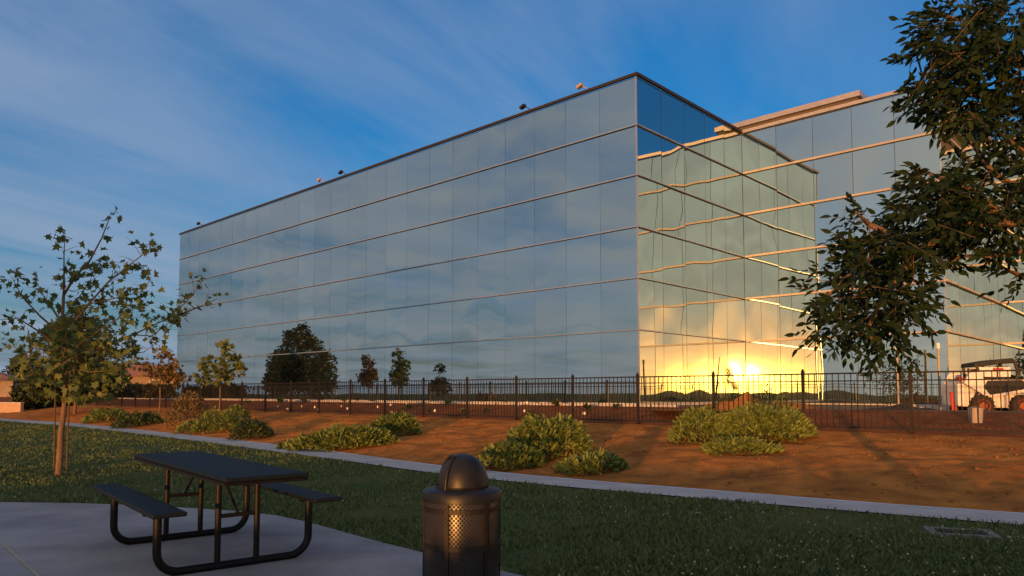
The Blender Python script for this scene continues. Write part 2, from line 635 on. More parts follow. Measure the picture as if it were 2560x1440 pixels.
# concrete pad with the rounded end
PAD = [at_z(x, y, 0).xy for x, y in ((-500, 1257), (0, 1259), (180, 1261), (330, 1266), (480, 1274), (600, 1282), (690, 1292), (760, 1307), (830, 1326), (900, 1346), (980, 1367), (1060, 1387), (1160, 1410), (1256, 1433), (1330, 1452))]
tail = [Vector((0.9, 5.2)), Vector((1.5, 4.0)), Vector((1.7, 1.5)), Vector((1.7, -6)), Vector((-14, -6))]
poly = PAD + tail
mb = MB()
n = len(poly)
mb.add([(p.x, p.y, 0.02) for p in poly] + [(p.x, p.y, -0.1) for p in poly],
       [tuple(range(n))] + [(i, (i + 1) % n, (i + 1) % n + n, i + n) for i in range(n)])
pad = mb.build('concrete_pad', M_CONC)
pad['kind'] = 'structure'
a, b = at_z(-160, 1222, 0), at_z(92, 1442, 0)
a, b = at_z(0, 1360, 0), at_z(88, 1440, 0)
dj = (b - a).normalized()
a2, b2 = a - dj * 1.6, b + dj * 4
side = Vector((-dj.y, dj.x, 0)) * 0.011
jm = MB()
jm.add([Vector((q.x, q.y, 0.0245)) for q in (a2 - side, b2 - side, b2 + side, a2 + side)], [(0, 1, 2, 3)])
o = jm.build('expansion_joint', mat('joint_strip', (0.42, 0.36, 0.28), (0.3, 0.26, 0.2), scale=20))
o['kind'] = 'structure'


# ------------------------------------------------------------------ grass
def grass():
    rng = np.random.default_rng(3)
    N = 330000
    Y = 5.2 + 40 * rng.random(N) ** 2.1
    X = (rng.random(N) * 2 - 1) * (Y * 0.78 + 0.6)
    s = X * UX + Y * UY; p = X * MX + Y * MY
    keep = p < p_near(s) - 0.02
    # outside the pad
    poly_np = np.array([(q.x, q.y) for q in poly])
    inside = np.zeros(N, bool)
    j = len(poly_np) - 1
    for i in range(len(poly_np)):
        xi, yi = poly_np[i]; xj, yj = poly_np[j]
        c = ((yi > Y) != (yj > Y)) & (X < (xj - xi) * (Y - yi) / (yj - yi + 1e-12) + xi)
        inside ^= c
        j = i
    keep &= ~inside
    clump = fbm(X * 1.3, Y * 1.3, 5)
    keep &= rng.random(N) < np.clip(0.25 + (clump - 0.3) * 3.2, 0.12, 1)
    X, Y, clump = X[keep], Y[keep], clump[keep]
    n = len(X)
    h = (0.018 + 0.038 * rng.random(n)) * (0.5 + clump * 1.1) * (1 + Y * 0.012)
    w = (0.004 + 0.004 * rng.random(n)) * (0.8 + Y * 0.09)
    a = rng.random(n) * 6.283
    la = rng.random(n) * 6.283
    ln = h * (0.3 + 0.7 * rng.random(n))
    dx, dy = np.cos(a) * w, np.sin(a) * w
    z0 = np.full(n, -0.006)
    v = np.stack([np.stack([X - dx, Y - dy, z0], -1), np.stack([X + dx, Y + dy, z0], -1),
                  np.stack([X + np.cos(la) * ln * .45 + dx * .7, Y + np.sin(la) * ln * .45 + dy * .7, h * .7], -1),
                  np.stack([X + np.cos(la) * ln, Y + np.sin(la) * ln, h], -1)], 1).reshape(-1, 3)
    f = np.arange(n * 4).reshape(n, 4)
    o = np_mesh('grass', v, f, leaf_mat('grass_blade', (0.050, 0.100, 0.032), (0.140, 0.180, 0.075), scale=1.0, transl=0.25))
    tag(o, 'short dark green lawn grass between the path and the concrete pad', 'grass', kind='stuff')


grass()


# ------------------------------------------------------------------ the building
S_C, P_C = 14.12, 21.2
cx_, cy_ = sp(S_C, P_C)
bld = empty('office_building', (cx_, cy_, Z_YARD), -AZ)
tag(bld, 'large blue mirror glass office building with stepped wings behind the black fence', 'building')
ZB = Z_YARD


def pane_band(x0, y0, dx, dy, ncol, wcol, z0, z1, seed, tilt, wave, g=0.0045):
    """one storey band of glass panes along (dx, dy); outward normal = (dy, -dx); local coordinates"""
    rng = random.Random(seed)
    mb = MB()
    nx, ny = dy, -dx
    K = 6
    for c in range(ncol):
        a, b = c * wcol + g, (c + 1) * wcol - g
        ta, tb = rng.gauss(0, tilt), rng.gauss(0, tilt)
        if z0 < 0.2:
            tb *= 0.2
            wave_ = wave * 0.25
        else:
            wave_ = wave
        pw = rng.gauss(0, wave_); pq = rng.gauss(0, wave_ * 0.6); ph = rng.random() * 6
        vs = []
        for i in range(K):
            for j in range(K):
                u, v = i / (K - 1), j / (K - 1)
                off = (u - .5) * ta + (v - .5) * tb
                off += pw * (4 * u * (1 - u) * 4 * v * (1 - v)) + pq * math.sin(u * 5 + ph) * math.sin(v * 4 + ph)
                t = a + (b - a) * u
                vs.append((x0 + dx * t + nx * off, y0 + dy * t + ny * off, z0 + (z1 - z0) * v))
        mb.add(vs, [(i * K + j, (i + 1) * K + j, (i + 1) * K + j + 1, i * K + j + 1) for i in range(K - 1) for j in range(K - 1)])
    o = mb.build('window_band', M_GLASS, bld)
    for p in o.data.polygons:
        p.use_smooth = True
    # point outwards
    me = o.data
    nn = me.polygons[0].normal
    if nn.x * nx + nn.y * ny < 0:
        me.flip_normals()
    return o


LM = [3.645, 5.43, 7.20, 9.00, 10.76, 12.50]     # ledge heights of the long block, top = roof
L1 = 24 * 1.575
D1 = 7.95
lev = [v - ZB for v in LM]
rows = [0.05] + lev
for r in range(6):
    z0, z1 = rows[r] + 0.03, rows[r + 1] - 0.03
    pane_band(-L1, 0, 1, 0, 24, 1.575, z0, z1, 100 + r, 0.0035, 0.0022)
    pane_band(0, 0, 0, 1, 5, D1 / 5, z0, z1, 200 + r, 0.0075, 0.0060, 0.011)
b = MB()
b.box((-L1 / 2, D1 / 2 + 8, lev[5] / 2 - 0.02), (L1 - 0.08, D1 + 15.9, lev[5] - 0.04))
b.build('wall_core', M_CORE, bld)
for r in range(5):
    b = MB()
    b.box((-L1 / 2 + 0.04, -0.035, lev[r]), (L1 + 0.08, 0.07, 0.045))
    b.box((0.037, D1 / 2, lev[r]), (0.074, D1, 0.043))
    b.build('ledge', M_ALU, bld)
b = MB()
b.box((-L1 / 2 + 0.05, -0.04, lev[5] + 0.045), (L1 + 0.1, 0.10, 0.10))
b.box((0.045, D1 / 2 + 0.01, lev[5] + 0.046), (0.11, D1 - 0.02, 0.104))
b.build('roof_coping', M_COPE_D, bld)
b = MB()
b.box((-L1 / 2, D1 / 2, lev[5] + 0.01), (L1 - 0.3, D1 - 0.3, 0.05))
b.build('roof', M_ROOF, bld)
b = MB()
b.box((0.004, -0.004, lev[5] / 2), (0.05, 0.05, lev[5] - 0.02))
b.build('corner_mullion', M_ALU, bld)
b = MB()
b.box((-L1 / 2, -0.01, 0.03), (L1, 0.12, 0.14))
b.box((0.02, D1 / 2, 0.03), (0.12, D1, 0.14))
b.build('plinth', M_CONC2, bld)

# middle wing, set back
WX1, D2 = 7.45, 9.0
rows = [0.05] + lev
for r in range(6):
    z0, z1 = rows[r] + 0.03, rows[r + 1] - 0.03
    pane_band(0.0, D1, 1, 0, 5, WX1 / 5, z0, z1, 300 + r, 0.007, 0.005, 0.010)
    pane_band(WX1, D1, 0, 1, 6, D2 / 6, z0, z1, 330 + r, 0.005, 0.0035)
b = MB()
b.box((WX1 / 2 + 0.01, D1 + 0.04 + 8, lev[5] / 2 - 0.02), (WX1 - 0.10, 16, lev[5] - 0.05))
b.build('wall_core', M_CORE, bld)
for r in range(5):
    b = MB()
    b.box(((WX1 + 0.08) / 2 + 0.04, D1 - 0.045, lev[r]), (WX1, 0.09, 0.075))
    b.box((WX1 + 0.047, D1 + D2 / 2, lev[r]), (0.094, D2, 0.07))
    b.build('ledge', M_ALUP, bld)
b = MB()
b.box((WX1 / 2 + 0.1, D1 - 0.05, lev[5] + 0.05), (WX1 + 0.02, 0.14, 0.13))
b.box((WX1 + 0.045, D1 + D2 / 2 + 0.02, lev[5] + 0.052), (0.11, D2, 0.13))
b.build('roof_coping', M_COPE_L, bld)
b = MB()
b.box((WX1 / 2, D1 + 8, lev[5] + 0.008), (WX1 - 0.3, 15.6, 0.05))
b.build('roof', M_ROOF, bld)
b = MB()
b.box((WX1 + 0.004, D1 - 0.004, lev[5] / 2), (0.05, 0.05, lev[5] - 0.02))
b.build('corner_mullion', M_ALU, bld)
b = MB()
b.box((WX1 / 2, D1 + 0.0, -0.14), (WX1, 0.12, 0.36))
b.box((WX1 + 0.0, D1 + D2 / 2, -0.142), (0.12, D2, 0.362))
b.box((WX1 + 11.4, D1 + D2 + 0.0, -0.144), (22.7, 0.12, 0.364))
b.build('plinth', M_CONC2, bld)
# penthouse on the roof of the middle wing
ph = MB()
ph.box((-4.0, D1 + 4.4 + 3, lev[5] + 1.0), (14.6, 6.0, 2.0))
pho = ph.build('penthouse', M_PENT, bld)
pc = MB()
pc.box((-4.0, D1 + 4.4 + 3, lev[5] + 2.10), (14.9, 6.3, 0.24))
pc.build('penthouse_coping', M_COPE_L, pho)

# last wing, set back again at the right
D3 = D1 + D2
LX1 = 30.0
for r in range(6):
    pane_band(WX1, D3, 1, 0, 15, (LX1 - WX1) / 15, rows[r] + 0.03, rows[r + 1] - 0.03, 400 + r, 0.0045, 0.003)
b = MB()
b.box(((WX1 + LX1) / 2, D3 + 0.04 + 6, lev[5] / 2 - 0.02), (LX1 - WX1 - 0.08, 12, lev[5] - 0.055))
b.build('wall_core', M_CORE, bld)
for r in range(5):
    b = MB()
    b.box(((WX1 + LX1) / 2 + 0.1, D3 - 0.045, lev[r]), (LX1 - WX1, 0.09, 0.075))
    b.build('ledge', M_ALUP, bld)
b = MB()
b.box(((WX1 + LX1) / 2 + 0.1, D3 - 0.05, lev[5] + 0.054), (LX1 - WX1, 0.14, 0.14))
b.build('roof_coping', M_COPE_L, bld)
ph = MB()
ph.box((WX1 + 11, D3 + 4, lev[5] + 1.1), (20, 6.0, 2.2))
pho = ph.build('penthouse', M_PENT, bld)
pc = MB()
pc.box((WX1 + 11, D3 + 4, lev[5] + 2.33), (20.3, 6.3, 0.26))
pc.build('penthouse_coping', M_COPE_L, pho)

# floodlights on the parapet of the long block
M_LAMP = mat('lamp_housing', (0.012, 0.012, 0.014), (0.02, 0.02, 0.022), scale=20, rough=0.5)
M_LAMPP = mat('lamp_pale', (0.36, 0.30, 0.27), (0.3, 0.25, 0.22), scale=20, rough=0.6)
for lx, pale in ((-2.1, True), (-4.95, False), (-19.6, True), (-17.6, False), (-34.3, False)):
    a = MB()
    z = lev[5] + 0.09
    a.tube([(lx, 0.02, z), (lx - 0.04, -0.04, z + 0.09), (lx - 0.15, -0.12, z + 0.15)], 0.018, 6)
    arm = a.build('floodlight_arm', M_LAMPP if pale else M_LAMP, bld)
    h = MB()
    h.box((lx - 0.24, -0.16, z + 0.17), (0.25, 0.18, 0.105), ry=-0.35)
    h.build('floodlight', M_LAMPP if pale else M_LAMP, arm, bevel=0.02)

# ------------------------------------------------------------------ fence
fx, fy = sp(S_C, P_FENCE)
fence = empty('metal_fence', (fx, fy, 0), -AZ)
tag(fence, 'long dark iron picket fence standing along the top of the dirt bank', 'fence')
FH = 1.35
S_POST = [4.65 + 2.285 * k for k in range(-5, 23)]
SPACE = 2.285
for i, s in enumerate(S_POST):
    lx = S_C - s
    zb = float(terrain(s, P_FENCE - 0.01))
    b = MB()
    b.box((lx, 0, Z_FENCE + FH / 2 - 0.1), (0.062, 0.062, FH + 0.2))
    b.box((lx, 0, Z_FENCE + FH + 0.012), (0.078, 0.078, 0.024))
    b.lathe([(0.0, 0.075), (0.024, 0.066), (0.034, 0.045), (0.024, 0.024), (0.0, 0.022)], 10, (lx, 0, Z_FENCE + FH))
    b.build('post', M_IRON, fence)
    if i == len(S_POST) - 1:
        break
    b = MB()
    mid = lx - SPACE / 2
    L = SPACE - 0.064
    b.box((mid, 0, Z_FENCE + FH - 0.045), (L, 0.034, 0.034))
    b.box((mid, 0, Z_FENCE + FH - 0.215), (L, 0.026, 0.026))
    b.box((mid, 0, Z_FENCE + 0.10), (L, 0.034, 0.034))
    for q in range(1, 17):
        xq = lx - SPACE * q / 17
        b.box((xq, 0.0, Z_FENCE + FH / 2 + 0.02), (0.017, 0.017, FH - 0.10))
    b.build('picket_panel', M_IRON, fence)


# ------------------------------------------------------------------ foliage
def leaf_cloud(pos, dirs, size, shape, rng, droop=0.0, fold=0.25, curl=0.0):
    """leaves at pos (n,3) pointing along dirs; shape = outline in (along, across)"""
    n = len(pos)
    d = dirs / (np.linalg.norm(dirs, axis=1, keepdims=True) + 1e-9)
    r = rng.normal(size=(n, 3))
    r[:, 2] += 0.8
    nrm = r - d * (r * d).sum(1, keepdims=True)
    nrm /= np.linalg.norm(nrm, axis=1, keepdims=True) + 1e-9
    sd = np.cross(d, nrm)
    sh = np.array(shape)
    k = len(sh)
    v = (pos[:, None, :] + d[:, None, :] * (sh[None, :, 0:1] * size[:, None, None])
         + sd[:, None, :] * (sh[None, :, 1:2] * size[:, None, None])
         + nrm[:, None, :] * ((fold * np.abs(sh[None, :, 1:2]) - curl * sh[None, :, 0:1] ** 2) * size[:, None, None]))
    f = np.arange(n * k).reshape(n, k)
    return v.reshape(-1, 3), f


SH_LANCE = [(0, 0), (0.3, 0.19), (0.62, 0.17), (1.0, 0), (0.62, -0.17), (0.3, -0.19)]
SH_OVAL = [(0, 0), (0.3, 0.24), (0.7, 0.22), (1.0, 0), (0.7, -0.22), (0.3, -0.24)]
SH_STAR = [(0, 0.0), (0.12, 0.30), (0.02, 0.62), (0.38, 0.33), (0.72, 0.55), (0.66, 0.22), (1.05, 0.0), (0.66, -0.22), (0.72, -0.55), (0.38, -0.33), (0.02, -0.62), (0.12, -0.30)]
SH_BLADE = [(0, 0.04), (0.35, 0.17), (0.75, 0.13), (1.0, 0.0), (0.75, -0.13), (0.35, -0.17)]


def shrub(name, lobes, n, lsize, mats, label, group, shape=SH_BLADE, blade=0.6, seed=1, cat='shrub'):
    """low mound; lobes = [(X, Y, rx, ry, h)] in world coordinates"""
    rng = np.random.default_rng(seed)
    X0, Y0 = lobes[0][0], lobes[0][1]
    z0 = gz(X0, Y0)
    root = empty(name, (X0, Y0, z0))
    tag(root, label, cat, group)
    P, D = [], []
    wt = np.array([l[2] * l[3] + 0.4 * l[4] * (l[2] + l[3]) for l in lobes])
    for l, w in zip(lobes, wt / wt.sum()):
        m = int(n * w * 1.5)
        a = rng.random(m) * 6.283
        q = np.sqrt(rng.random(m))
        ir = 1 + 0.35 * (fbm(np.cos(a) * 2 + 7, np.sin(a) * 2 + 7, seed) - 0.5) * 2
        x = l[0] + np.cos(a) * q * l[2] * ir; y = l[1] + np.sin(a) * q * l[3] * ir
        s, p = x * UX + y * UY, x * MX + y * MY
        top = 1.18 * l[4] * np.sqrt(np.clip(1 - q ** 2, 0, 1)) * (0.55 + 0.9 * fbm(x * 2.6, y * 2.6, seed + 3))
        g = terrain(s, p)
        z = g + top * rng.random(m) ** 0.45
        P.append(np.stack([x, y, z], -1))
        D.append(np.stack([np.cos(a) * (0.2 + 0.8 * q), np.sin(a) * (0.2 + 0.8 * q), np.full(m, blade)], -1) + rng.normal(size=(m, 3)) * 0.45)
    P = np.concatenate(P); D = np.concatenate(D)
    v, f = leaf_cloud(P - np.array([X0, Y0, z0]), D, lsize * 0.82 * (0.55 + 0.8 * rng.random(len(P))), shape, rng, curl=0.25)
    np_mesh('foliage', v, f, mats, root)
    # a low bundle of woody stems
    for l in lobes:
        b = MB()
        for i in range(10):
            a = rng.random() * 6.283
            r_ = rng.random() * 0.75
            ex, ey = l[0] + math.cos(a) * l[2] * r_, l[1] + math.sin(a) * l[3] * r_
            hz = gz(ex, ey) + l[4] * 0.55
            b.tube([(l[0] - X0, l[1] - Y0, gz(l[0], l[1]) - 0.03 - z0), ((l[0] + ex) / 2 - X0, (l[1] + ey) / 2 - Y0, gz(l[0], l[1]) + l[4] * 0.45 - z0), (ex - X0, ey - Y0, hz - z0)], [0.012, 0.009, 0.004], 5)
        b.build('stem', M_BARK, root)
    return root


LF_OLIVE = leaf_mat('leaf_olive', (0.050, 0.095, 0.020), (0.190, 0.240, 0.058), scale=2.0, transl=0.15)
LF_DARK = leaf_mat('leaf_dark', (0.020, 0.045, 0.014), (0.060, 0.085, 0.026), scale=2.0, transl=0.15)
LF_BROWN = leaf_mat('leaf_brown', (0.07, 0.055, 0.022), (0.16, 0.115, 0.05), scale=2.0, transl=0.15)
LF_SAP = leaf_mat('leaf_sapling', (0.060, 0.100, 0.025), (0.155, 0.190, 0.060), scale=1.5, transl=0.4)
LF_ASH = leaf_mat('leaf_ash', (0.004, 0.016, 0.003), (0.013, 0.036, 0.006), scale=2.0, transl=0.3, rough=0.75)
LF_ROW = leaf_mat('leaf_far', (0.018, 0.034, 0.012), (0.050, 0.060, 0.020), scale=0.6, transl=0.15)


def G(x, y):
    return on_ground(x, y)


def lobes_px(items):
    """(x, y, half width px, depth m, height px) -> lobes"""
    out = []
    for x, y, w, dm, h in items:
        g = G(x, y)
        sc = F_PX / g.y
        out.append((g.x, g.y, w / sc, dm, h / sc))
    return out


GRP = 'shrubs on the dirt bank'
shrub('bank_shrub', lobes_px([(860, 1120, 140, 0.75, 40), (985, 1090, 70, 0.6, 46), (760, 1122, 65, 0.5, 18)]), 5200, 0.15, LF_OLIVE,
      'wide low olive green shrub on the dirt bank between the long facade and picnic table', GRP, seed=1)
shrub('bank_shrub', lobes_px([(1370, 1140, 105, 0.9, 88), (1275, 1165, 90, 0.6, 40), (1480, 1175, 85, 0.5, 38)]), 5600, 0.135, LF_OLIVE,
      'peaked olive green shrub spreading down to the path right of the trash can', GRP, seed=2)
shrub('bank_shrub', lobes_px([(1760, 1105, 90, 0.75, 62), (1900, 1105, 130, 0.85, 74), (1850, 1135, 100, 0.35, 30)]), 6400, 0.125, LF_OLIVE,
      'broad olive green shrub on the bank in front of the glowing sun reflection', GRP, seed=3)
shrub('bank_shrub', lobes_px([(628, 1096, 46, 0.6, 36)]), 900, 0.15, LF_DARK,
      'small round dark green shrub beside the path behind the picnic table', GRP, seed=4)
shrub('bank_shrub', lobes_px([(540, 1078, 60, 0.9, 42), (590, 1055, 26, 0.7, 34), (480, 1078, 34, 0.7, 22)]), 1900, 0.16, LF_OLIVE,
      'medium green shrub with dark shaded side under the slim young tree', GRP, seed=5)
shrub('bank_shrub', lobes_px([(470, 1062, 46, 0.9, 70)]), 900, 0.17, LF_BROWN,
      'tall wispy brownish shrub behind the path left of the slim young tree', GRP, seed=6, blade=1.3)
shrub('bank_shrub', lobes_px([(345, 1064, 52, 1.1, 24)]), 1000, 0.19, LF_DARK,
      'flat dark green shrub beside the path farther from the camera', GRP, seed=7)
shrub('bank_shrub', lobes_px([(262, 1052, 40, 1.1, 26)]), 800, 0.2, LF_OLIVE,
      'flat yellowish green shrub beside the path next to the staked tree trunk', GRP, seed=8)
shrub('tall_weed', lobes_px([(1915, 1072, 80, 0.5, 74)]), 330, 0.13, LF_OLIVE,
      'upright sparse weedy plant growing through the fence above the broad shrub', GRP, seed=9, blade=1.4, cat='plant')


# ------------------------------------------------------------------ trees
def limb(mb, pts, r0, r1, n=7):
    m = len(pts)
    mb.tube(pts, [r0 + (r1 - r0) * (i / (m - 1)) for i in range(m)], n)


def resample(pts, step):
    out = []
    for a, b in zip(pts[:-1], pts[1:]):
        L = (b - a).length
        m = max(1, int(L / step))
        for i in range(m):
            out.append(a.lerp(b, i / m))
    out.append(pts[-1])
    return out


def young_tree():
    """the sapling in the left foreground"""
    rng = np.random.default_rng(21)
    base = at_z(146, 1192, 0)
    Y0 = base.y
    root = empty('young_tree', base)
    tag(root, 'slender young tree with sparse lobed leaves and orange lit trunk on the lawn', 'tree')

    def P(x, y, dy=0.0):
        v = at_depth(x, y, Y0 + dy)
        return v - base
    trunk = [P(146, 1196), P(150, 1130), P(153, 1075), P(160, 1030), P(163, 985), P(166, 940), P(161, 870), P(156, 800), P(159, 738, .1), P(185, 695, .1), P(224, 652, .15), P(254, 596, .2), P(268, 560, .2), P(280, 528, .2)]
    b = MB()
    b.tube(trunk, [.060, .054, .049, .045, .041, .037, .032, .030, .026, .022, .017, .012, .009, .004], 9)
    tr = b.build('trunk', M_BARK, root, smooth=True)
    br = [
        [(158, 850, 0), (190, 800, -.3), (222, 760, -.4), (270, 705, -.6), (321, 665, -.7), (352, 640, -.7), (380, 620, -.7)],
        [(163, 905, 0), (240, 870, .3), (332, 837, .6), (413, 799, .8), (465, 756, .9), (508, 700, .9)],
        [(413, 799, .8), (480, 775, .9), (543, 747, 1.0)],
        [(156, 810, 0), (130, 770, .3), (108, 738, .5), (84, 690, .6)],
        [(158, 840, 0), (100, 790, -.3), (56, 743, -.6), (28, 690, -.8)],
        [(160, 880, 0), (100, 830, -.2), (43, 795, -.5), (-10, 800, -.8)],
        [(163, 915, 0), (100, 890, .5), (15, 862, .9)],
        [(159, 738, .1), (160, 690, -.2), (160, 640, -.3), (163, 580, -.3)],
        [(185, 695, .1), (230, 690, .5), (250, 650, .7)],
        [(156, 800, 0), (200, 740, .5), (225, 705, .8), (235, 670, .9)],
        [(222, 760, -.4), (290, 745, -.5), (350, 730, -.7), (368, 715, -.7)],
        [(321, 665, -.7), (345, 668, -.5), (362, 672, -.4)],
        [(240, 870, .3), (300, 890, .1), (360, 880, -.1), (400, 850, -.2)],
        [(163, 920, 0), (230, 930, -.5), (300, 925, -.8)],
        [(163, 920, 0), (110, 950, -.5), (60, 945, -.7)],
        [(163, 905, 0), (200, 860, -.6), (255, 820, -1.), (330, 780, -1.2)],
        [(163, 905, 0), (140, 880, -.7), (80, 870, -1.1), (50, 900, -1.1)],
        [(158, 850, 0), (210, 830, .7), (290, 800, 1.1), (340, 760, 1.3)],
        [(332, 837, .6), (380, 840, .6), (430, 800, .6), (450, 790, .6)],
    ]
    bb = MB()
    pos, dirs = [], []

    def leaves_on(pts, dens, spread, start=0.25):
        q = resample([Vector(p) for p in pts], 0.06)
        for i, p in enumerate(q):
            t = i / max(1, len(q) - 1)
            if t < start:
                continue
            for _ in range(rng.poisson(dens * (0.6 + 0.6 * t))):
                o = rng.normal(size=3) * spread
                pos.append((p.x + o[0], p.y + o[1], p.z + o[2]))
                d = rng.normal(size=3) * 0.8 + np.array([0, 0, -0.35]) + o * 2
                dirs.append(d)
    for k, line in enumerate(br):
        pts = [P(*q) for q in line]
        limb(bb, pts, 0.022 if k < 8 else 0.013, 0.004, 6)
        leaves_on(pts, 0.65, 0.09)
        # tip cluster
        for _ in range(7):
            o = rng.normal(size=3) * 0.08
            pos.append(tuple(np.array(pts[-1]) + o)); dirs.append(o * 6 + rng.normal(size=3) * .5)
        # side twigs
        for j in range(1, len(pts)):
            for _ in range(2):
                a = Vector(pts[j - 1]).lerp(Vector(pts[j]), rng.random())
                d = Vector(rng.normal(size=3)); d.z = abs(d.z) * 0.7 + 0.1; d.normalize()
                e = a + d * (0.22 + 0.2 * rng.random())
                limb(bb, [a, (a + e) / 2 + Vector((0, 0, .02)), e], 0.006, 0.002, 5)
                leaves_on([a, e], 0.55, 0.065, 0.3)
    leaves_on(trunk[7:], 0.5, 0.10, 0.0)
    leaves_on(trunk[11:], 0.9, 0.07, 0.0)
    # dense inner crown, low
    for _ in range(560):
        a = rng.random() * 6.283; q = math.sqrt(rng.random())
        c = P(185 + math.cos(a) * q * 150, 905 - math.sin(a) * q * 105, rng.normal() * 0.55)
        pos.append(tuple(c)); dirs.append(rng.normal(size=3) + np.array([0, 0, -.4]))
    for _ in range(120):
        a = rng.random() * 6.283; q = math.sqrt(rng.random())
        c = P(255 + math.cos(a) * q * 130, 800 - math.sin(a) * q * 95, rng.normal() * 0.6)
        pos.append(tuple(c)); dirs.append(rng.normal(size=3) + np.array([0, 0, -.4]))
    bb.build('branches', M_BARK, root, smooth=True)
    pos = np.array(pos); dirs = np.array(dirs)
    v, f = leaf_cloud(pos, dirs, 0.075 + 0.075 * rng.random(len(pos)), SH_STAR, rng, fold=0.35, curl=0.3)
    np_mesh('crown', v, f, LF_SAP, root)
    return base


tb = young_tree()
STK = 'stakes beside the young tree'
for (px, top, lean, lab) in ((139, 932, 0.0, 'thin dark wooden stake on the left side of the young tree trunk'),
                             (176, 926, 0.0, 'thin dark wooden stake on the right side of the young tree trunk')):
    g = at_z(px - 4 if px < 150 else px - 10, 1180, 0)
    t = at_depth(px, top, g.y)
    b = MB()
    b.tube([(0, 0, -0.1), (t - g) * 0.5, t - g], 0.015, 7)
    o = b.build('tree_stake', M_STAKE, None, smooth=True)
    o.location = g
    tag(o, lab, 'stake', STK)


def round_tree(name, base, trunk_h, trunk_r, blobs, n, lsize, lm, label, group, seed, shape=SH_OVAL, lean=(0, 0), twigs=24, bark=None):
    """blobs: (dx, dy, dz, r) around the base"""
    rng = np.random.default_rng(seed)
    root = empty(name, base)
    tag(root, label, 'tree', group)
    b = MB()
    top = Vector((lean[0], lean[1], trunk_h))
    zmax = max(q[2] + q[3] for q in blobs)
    b.tube([(0, 0, -0.1), top * 0.5 + Vector((0.03, 0, 0)), top, Vector((lean[0], lean[1], (trunk_h + zmax) / 2)), Vector((lean[0], lean[1], zmax - 0.1))],
           [trunk_r * 1.25, trunk_r, trunk_r * 0.85, trunk_r * 0.4, trunk_r * 0.08], 8)
    b.build('trunk', bark or M_BARK, root, smooth=True)
    bb = MB()
    pos, dirs = [], []
    w = np.array([q[3] ** 2 for q in blobs]); w = w / w.sum()
    for q, ww in zip(blobs, w):
        c = Vector(q[:3])
        st = top.lerp(Vector((lean[0], lean[1], zmax)), random.Random(seed).random() * 0.3)
        limb(bb, [st, st.lerp(c, 0.5) + Vector((0, 0, q[3] * .1)), c], trunk_r * 0.4, trunk_r * 0.12, 6)
        for _ in range(max(2, int(twigs * ww))):
            d = Vector(rng.normal(size=3)).normalized()
            e = c + d * q[3] * (0.6 + 0.45 * rng.random())
            limb(bb, [c, c.lerp(e, .5) + Vector((0, 0, .03)), e], trunk_r * 0.12, trunk_r * 0.03, 5)
            m = int(n * ww / max(2, int(twigs * ww)) * 0.55)
            t = rng.random(m) ** 0.6
            o = rng.normal(size=(m, 3)) * q[3] * 0.16
            pos.append(np.array(c)[None] + (np.array(e) - np.array(c))[None] * t[:, None] + o)
            dirs.append(np.array(d)[None] + rng.normal(size=(m, 3)))
        m = int(n * ww * 0.45)
        d = rng.normal(size=(m, 3)); d /= np.linalg.norm(d, axis=1, keepdims=True)
        rr = q[3] * (0.45 + 0.55 * rng.random(m) ** 0.5) * (0.75 + 0.5 * fbm(d[:, 0] * 2.2 + 9, d[:, 2] * 2.2 + d[:, 1] * 1.3 + 9, seed))
        pos.append(np.array(c)[None] + d * rr[:, None] * np.array([1, 1, 0.85]))
        dirs.append(d + rng.normal(size=(m, 3)) * .8)
    bb.build('branches', bark or M_BARK, root, smooth=True)
    pos = np.concatenate(pos); dirs = np.concatenate(dirs)
    v, f = leaf_cloud(pos, dirs, lsize * (0.65 + 0.7 * rng.random(len(pos))), shape, rng, curl=0.2)
    np_mesh('crown', v, f, lm, root)
    return root


BT = 'young trees along the dirt bank'
g = at_depth(186, 1046, 43.2); g.z = gz(g.x, g.y)
DB = [(0, 0, 2.5, 1.6), (-1.2, 1.5, 2.3, 1.35), (1.3, -1.5, 2.4, 1.35), (.2, .4, 3.8, 1.4), (-.6, -.5, 4.7, .9), (.6, .4, 5.1, .75), (-1.2, -1.3, 1.7, 1.0), (1.3, 1.4, 1.8, 1.0), (-.8, 1.8, 3.4, .9), (.9, -1.8, 3.5, .9), (0, 0, 5.7, .5)]
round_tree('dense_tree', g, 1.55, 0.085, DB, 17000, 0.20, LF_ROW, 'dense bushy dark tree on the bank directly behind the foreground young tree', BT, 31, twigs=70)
g = G(548, 1036)
round_tree('slim_tree', g, 1.5, 0.035, [(0, 0, 1.9, .55), (-.55, .1, 2.3, .45), (.5, -.1, 2.5, .5), (.9, 0, 2.1, .35), (.2, 0, 3.2, .35), (-.8, 0, 1.7, .4)],
           520, 0.19, LF_SAP, 'slim sparse young tree on the bank in front of the far end of the facade', BT, 32, shape=SH_STAR, twigs=30)
g = G(398, 1036)
round_tree('slim_tree', g, 1.5, 0.035, [(0, 0, 2.0, .6), (-.6, .1, 2.2, .45), (.55, -.1, 2.3, .5), (.1, 0, 3.1, .4), (1.0, 0, 1.8, .4)],
           620, 0.17, LF_BROWN, 'slim brownish young tree on the bank just left of the facade edge', BT, 33, shape=SH_STAR, twigs=30)
g = at_depth(-250, 1050, 33.2); g.z = gz(g.x, g.y)
round_tree('slim_tree', g, 1.4, 0.04, [(0, 0, 1.9, .8), (.9, .1, 2.1, .6), (-.9, 0, 2.2, .6), (.1, 0, 3.3, .4)], 900, 0.18, LF_DARK,
           'small leafy young tree standing farthest left along the bank', BT, 34, shape=SH_STAR, twigs=30)


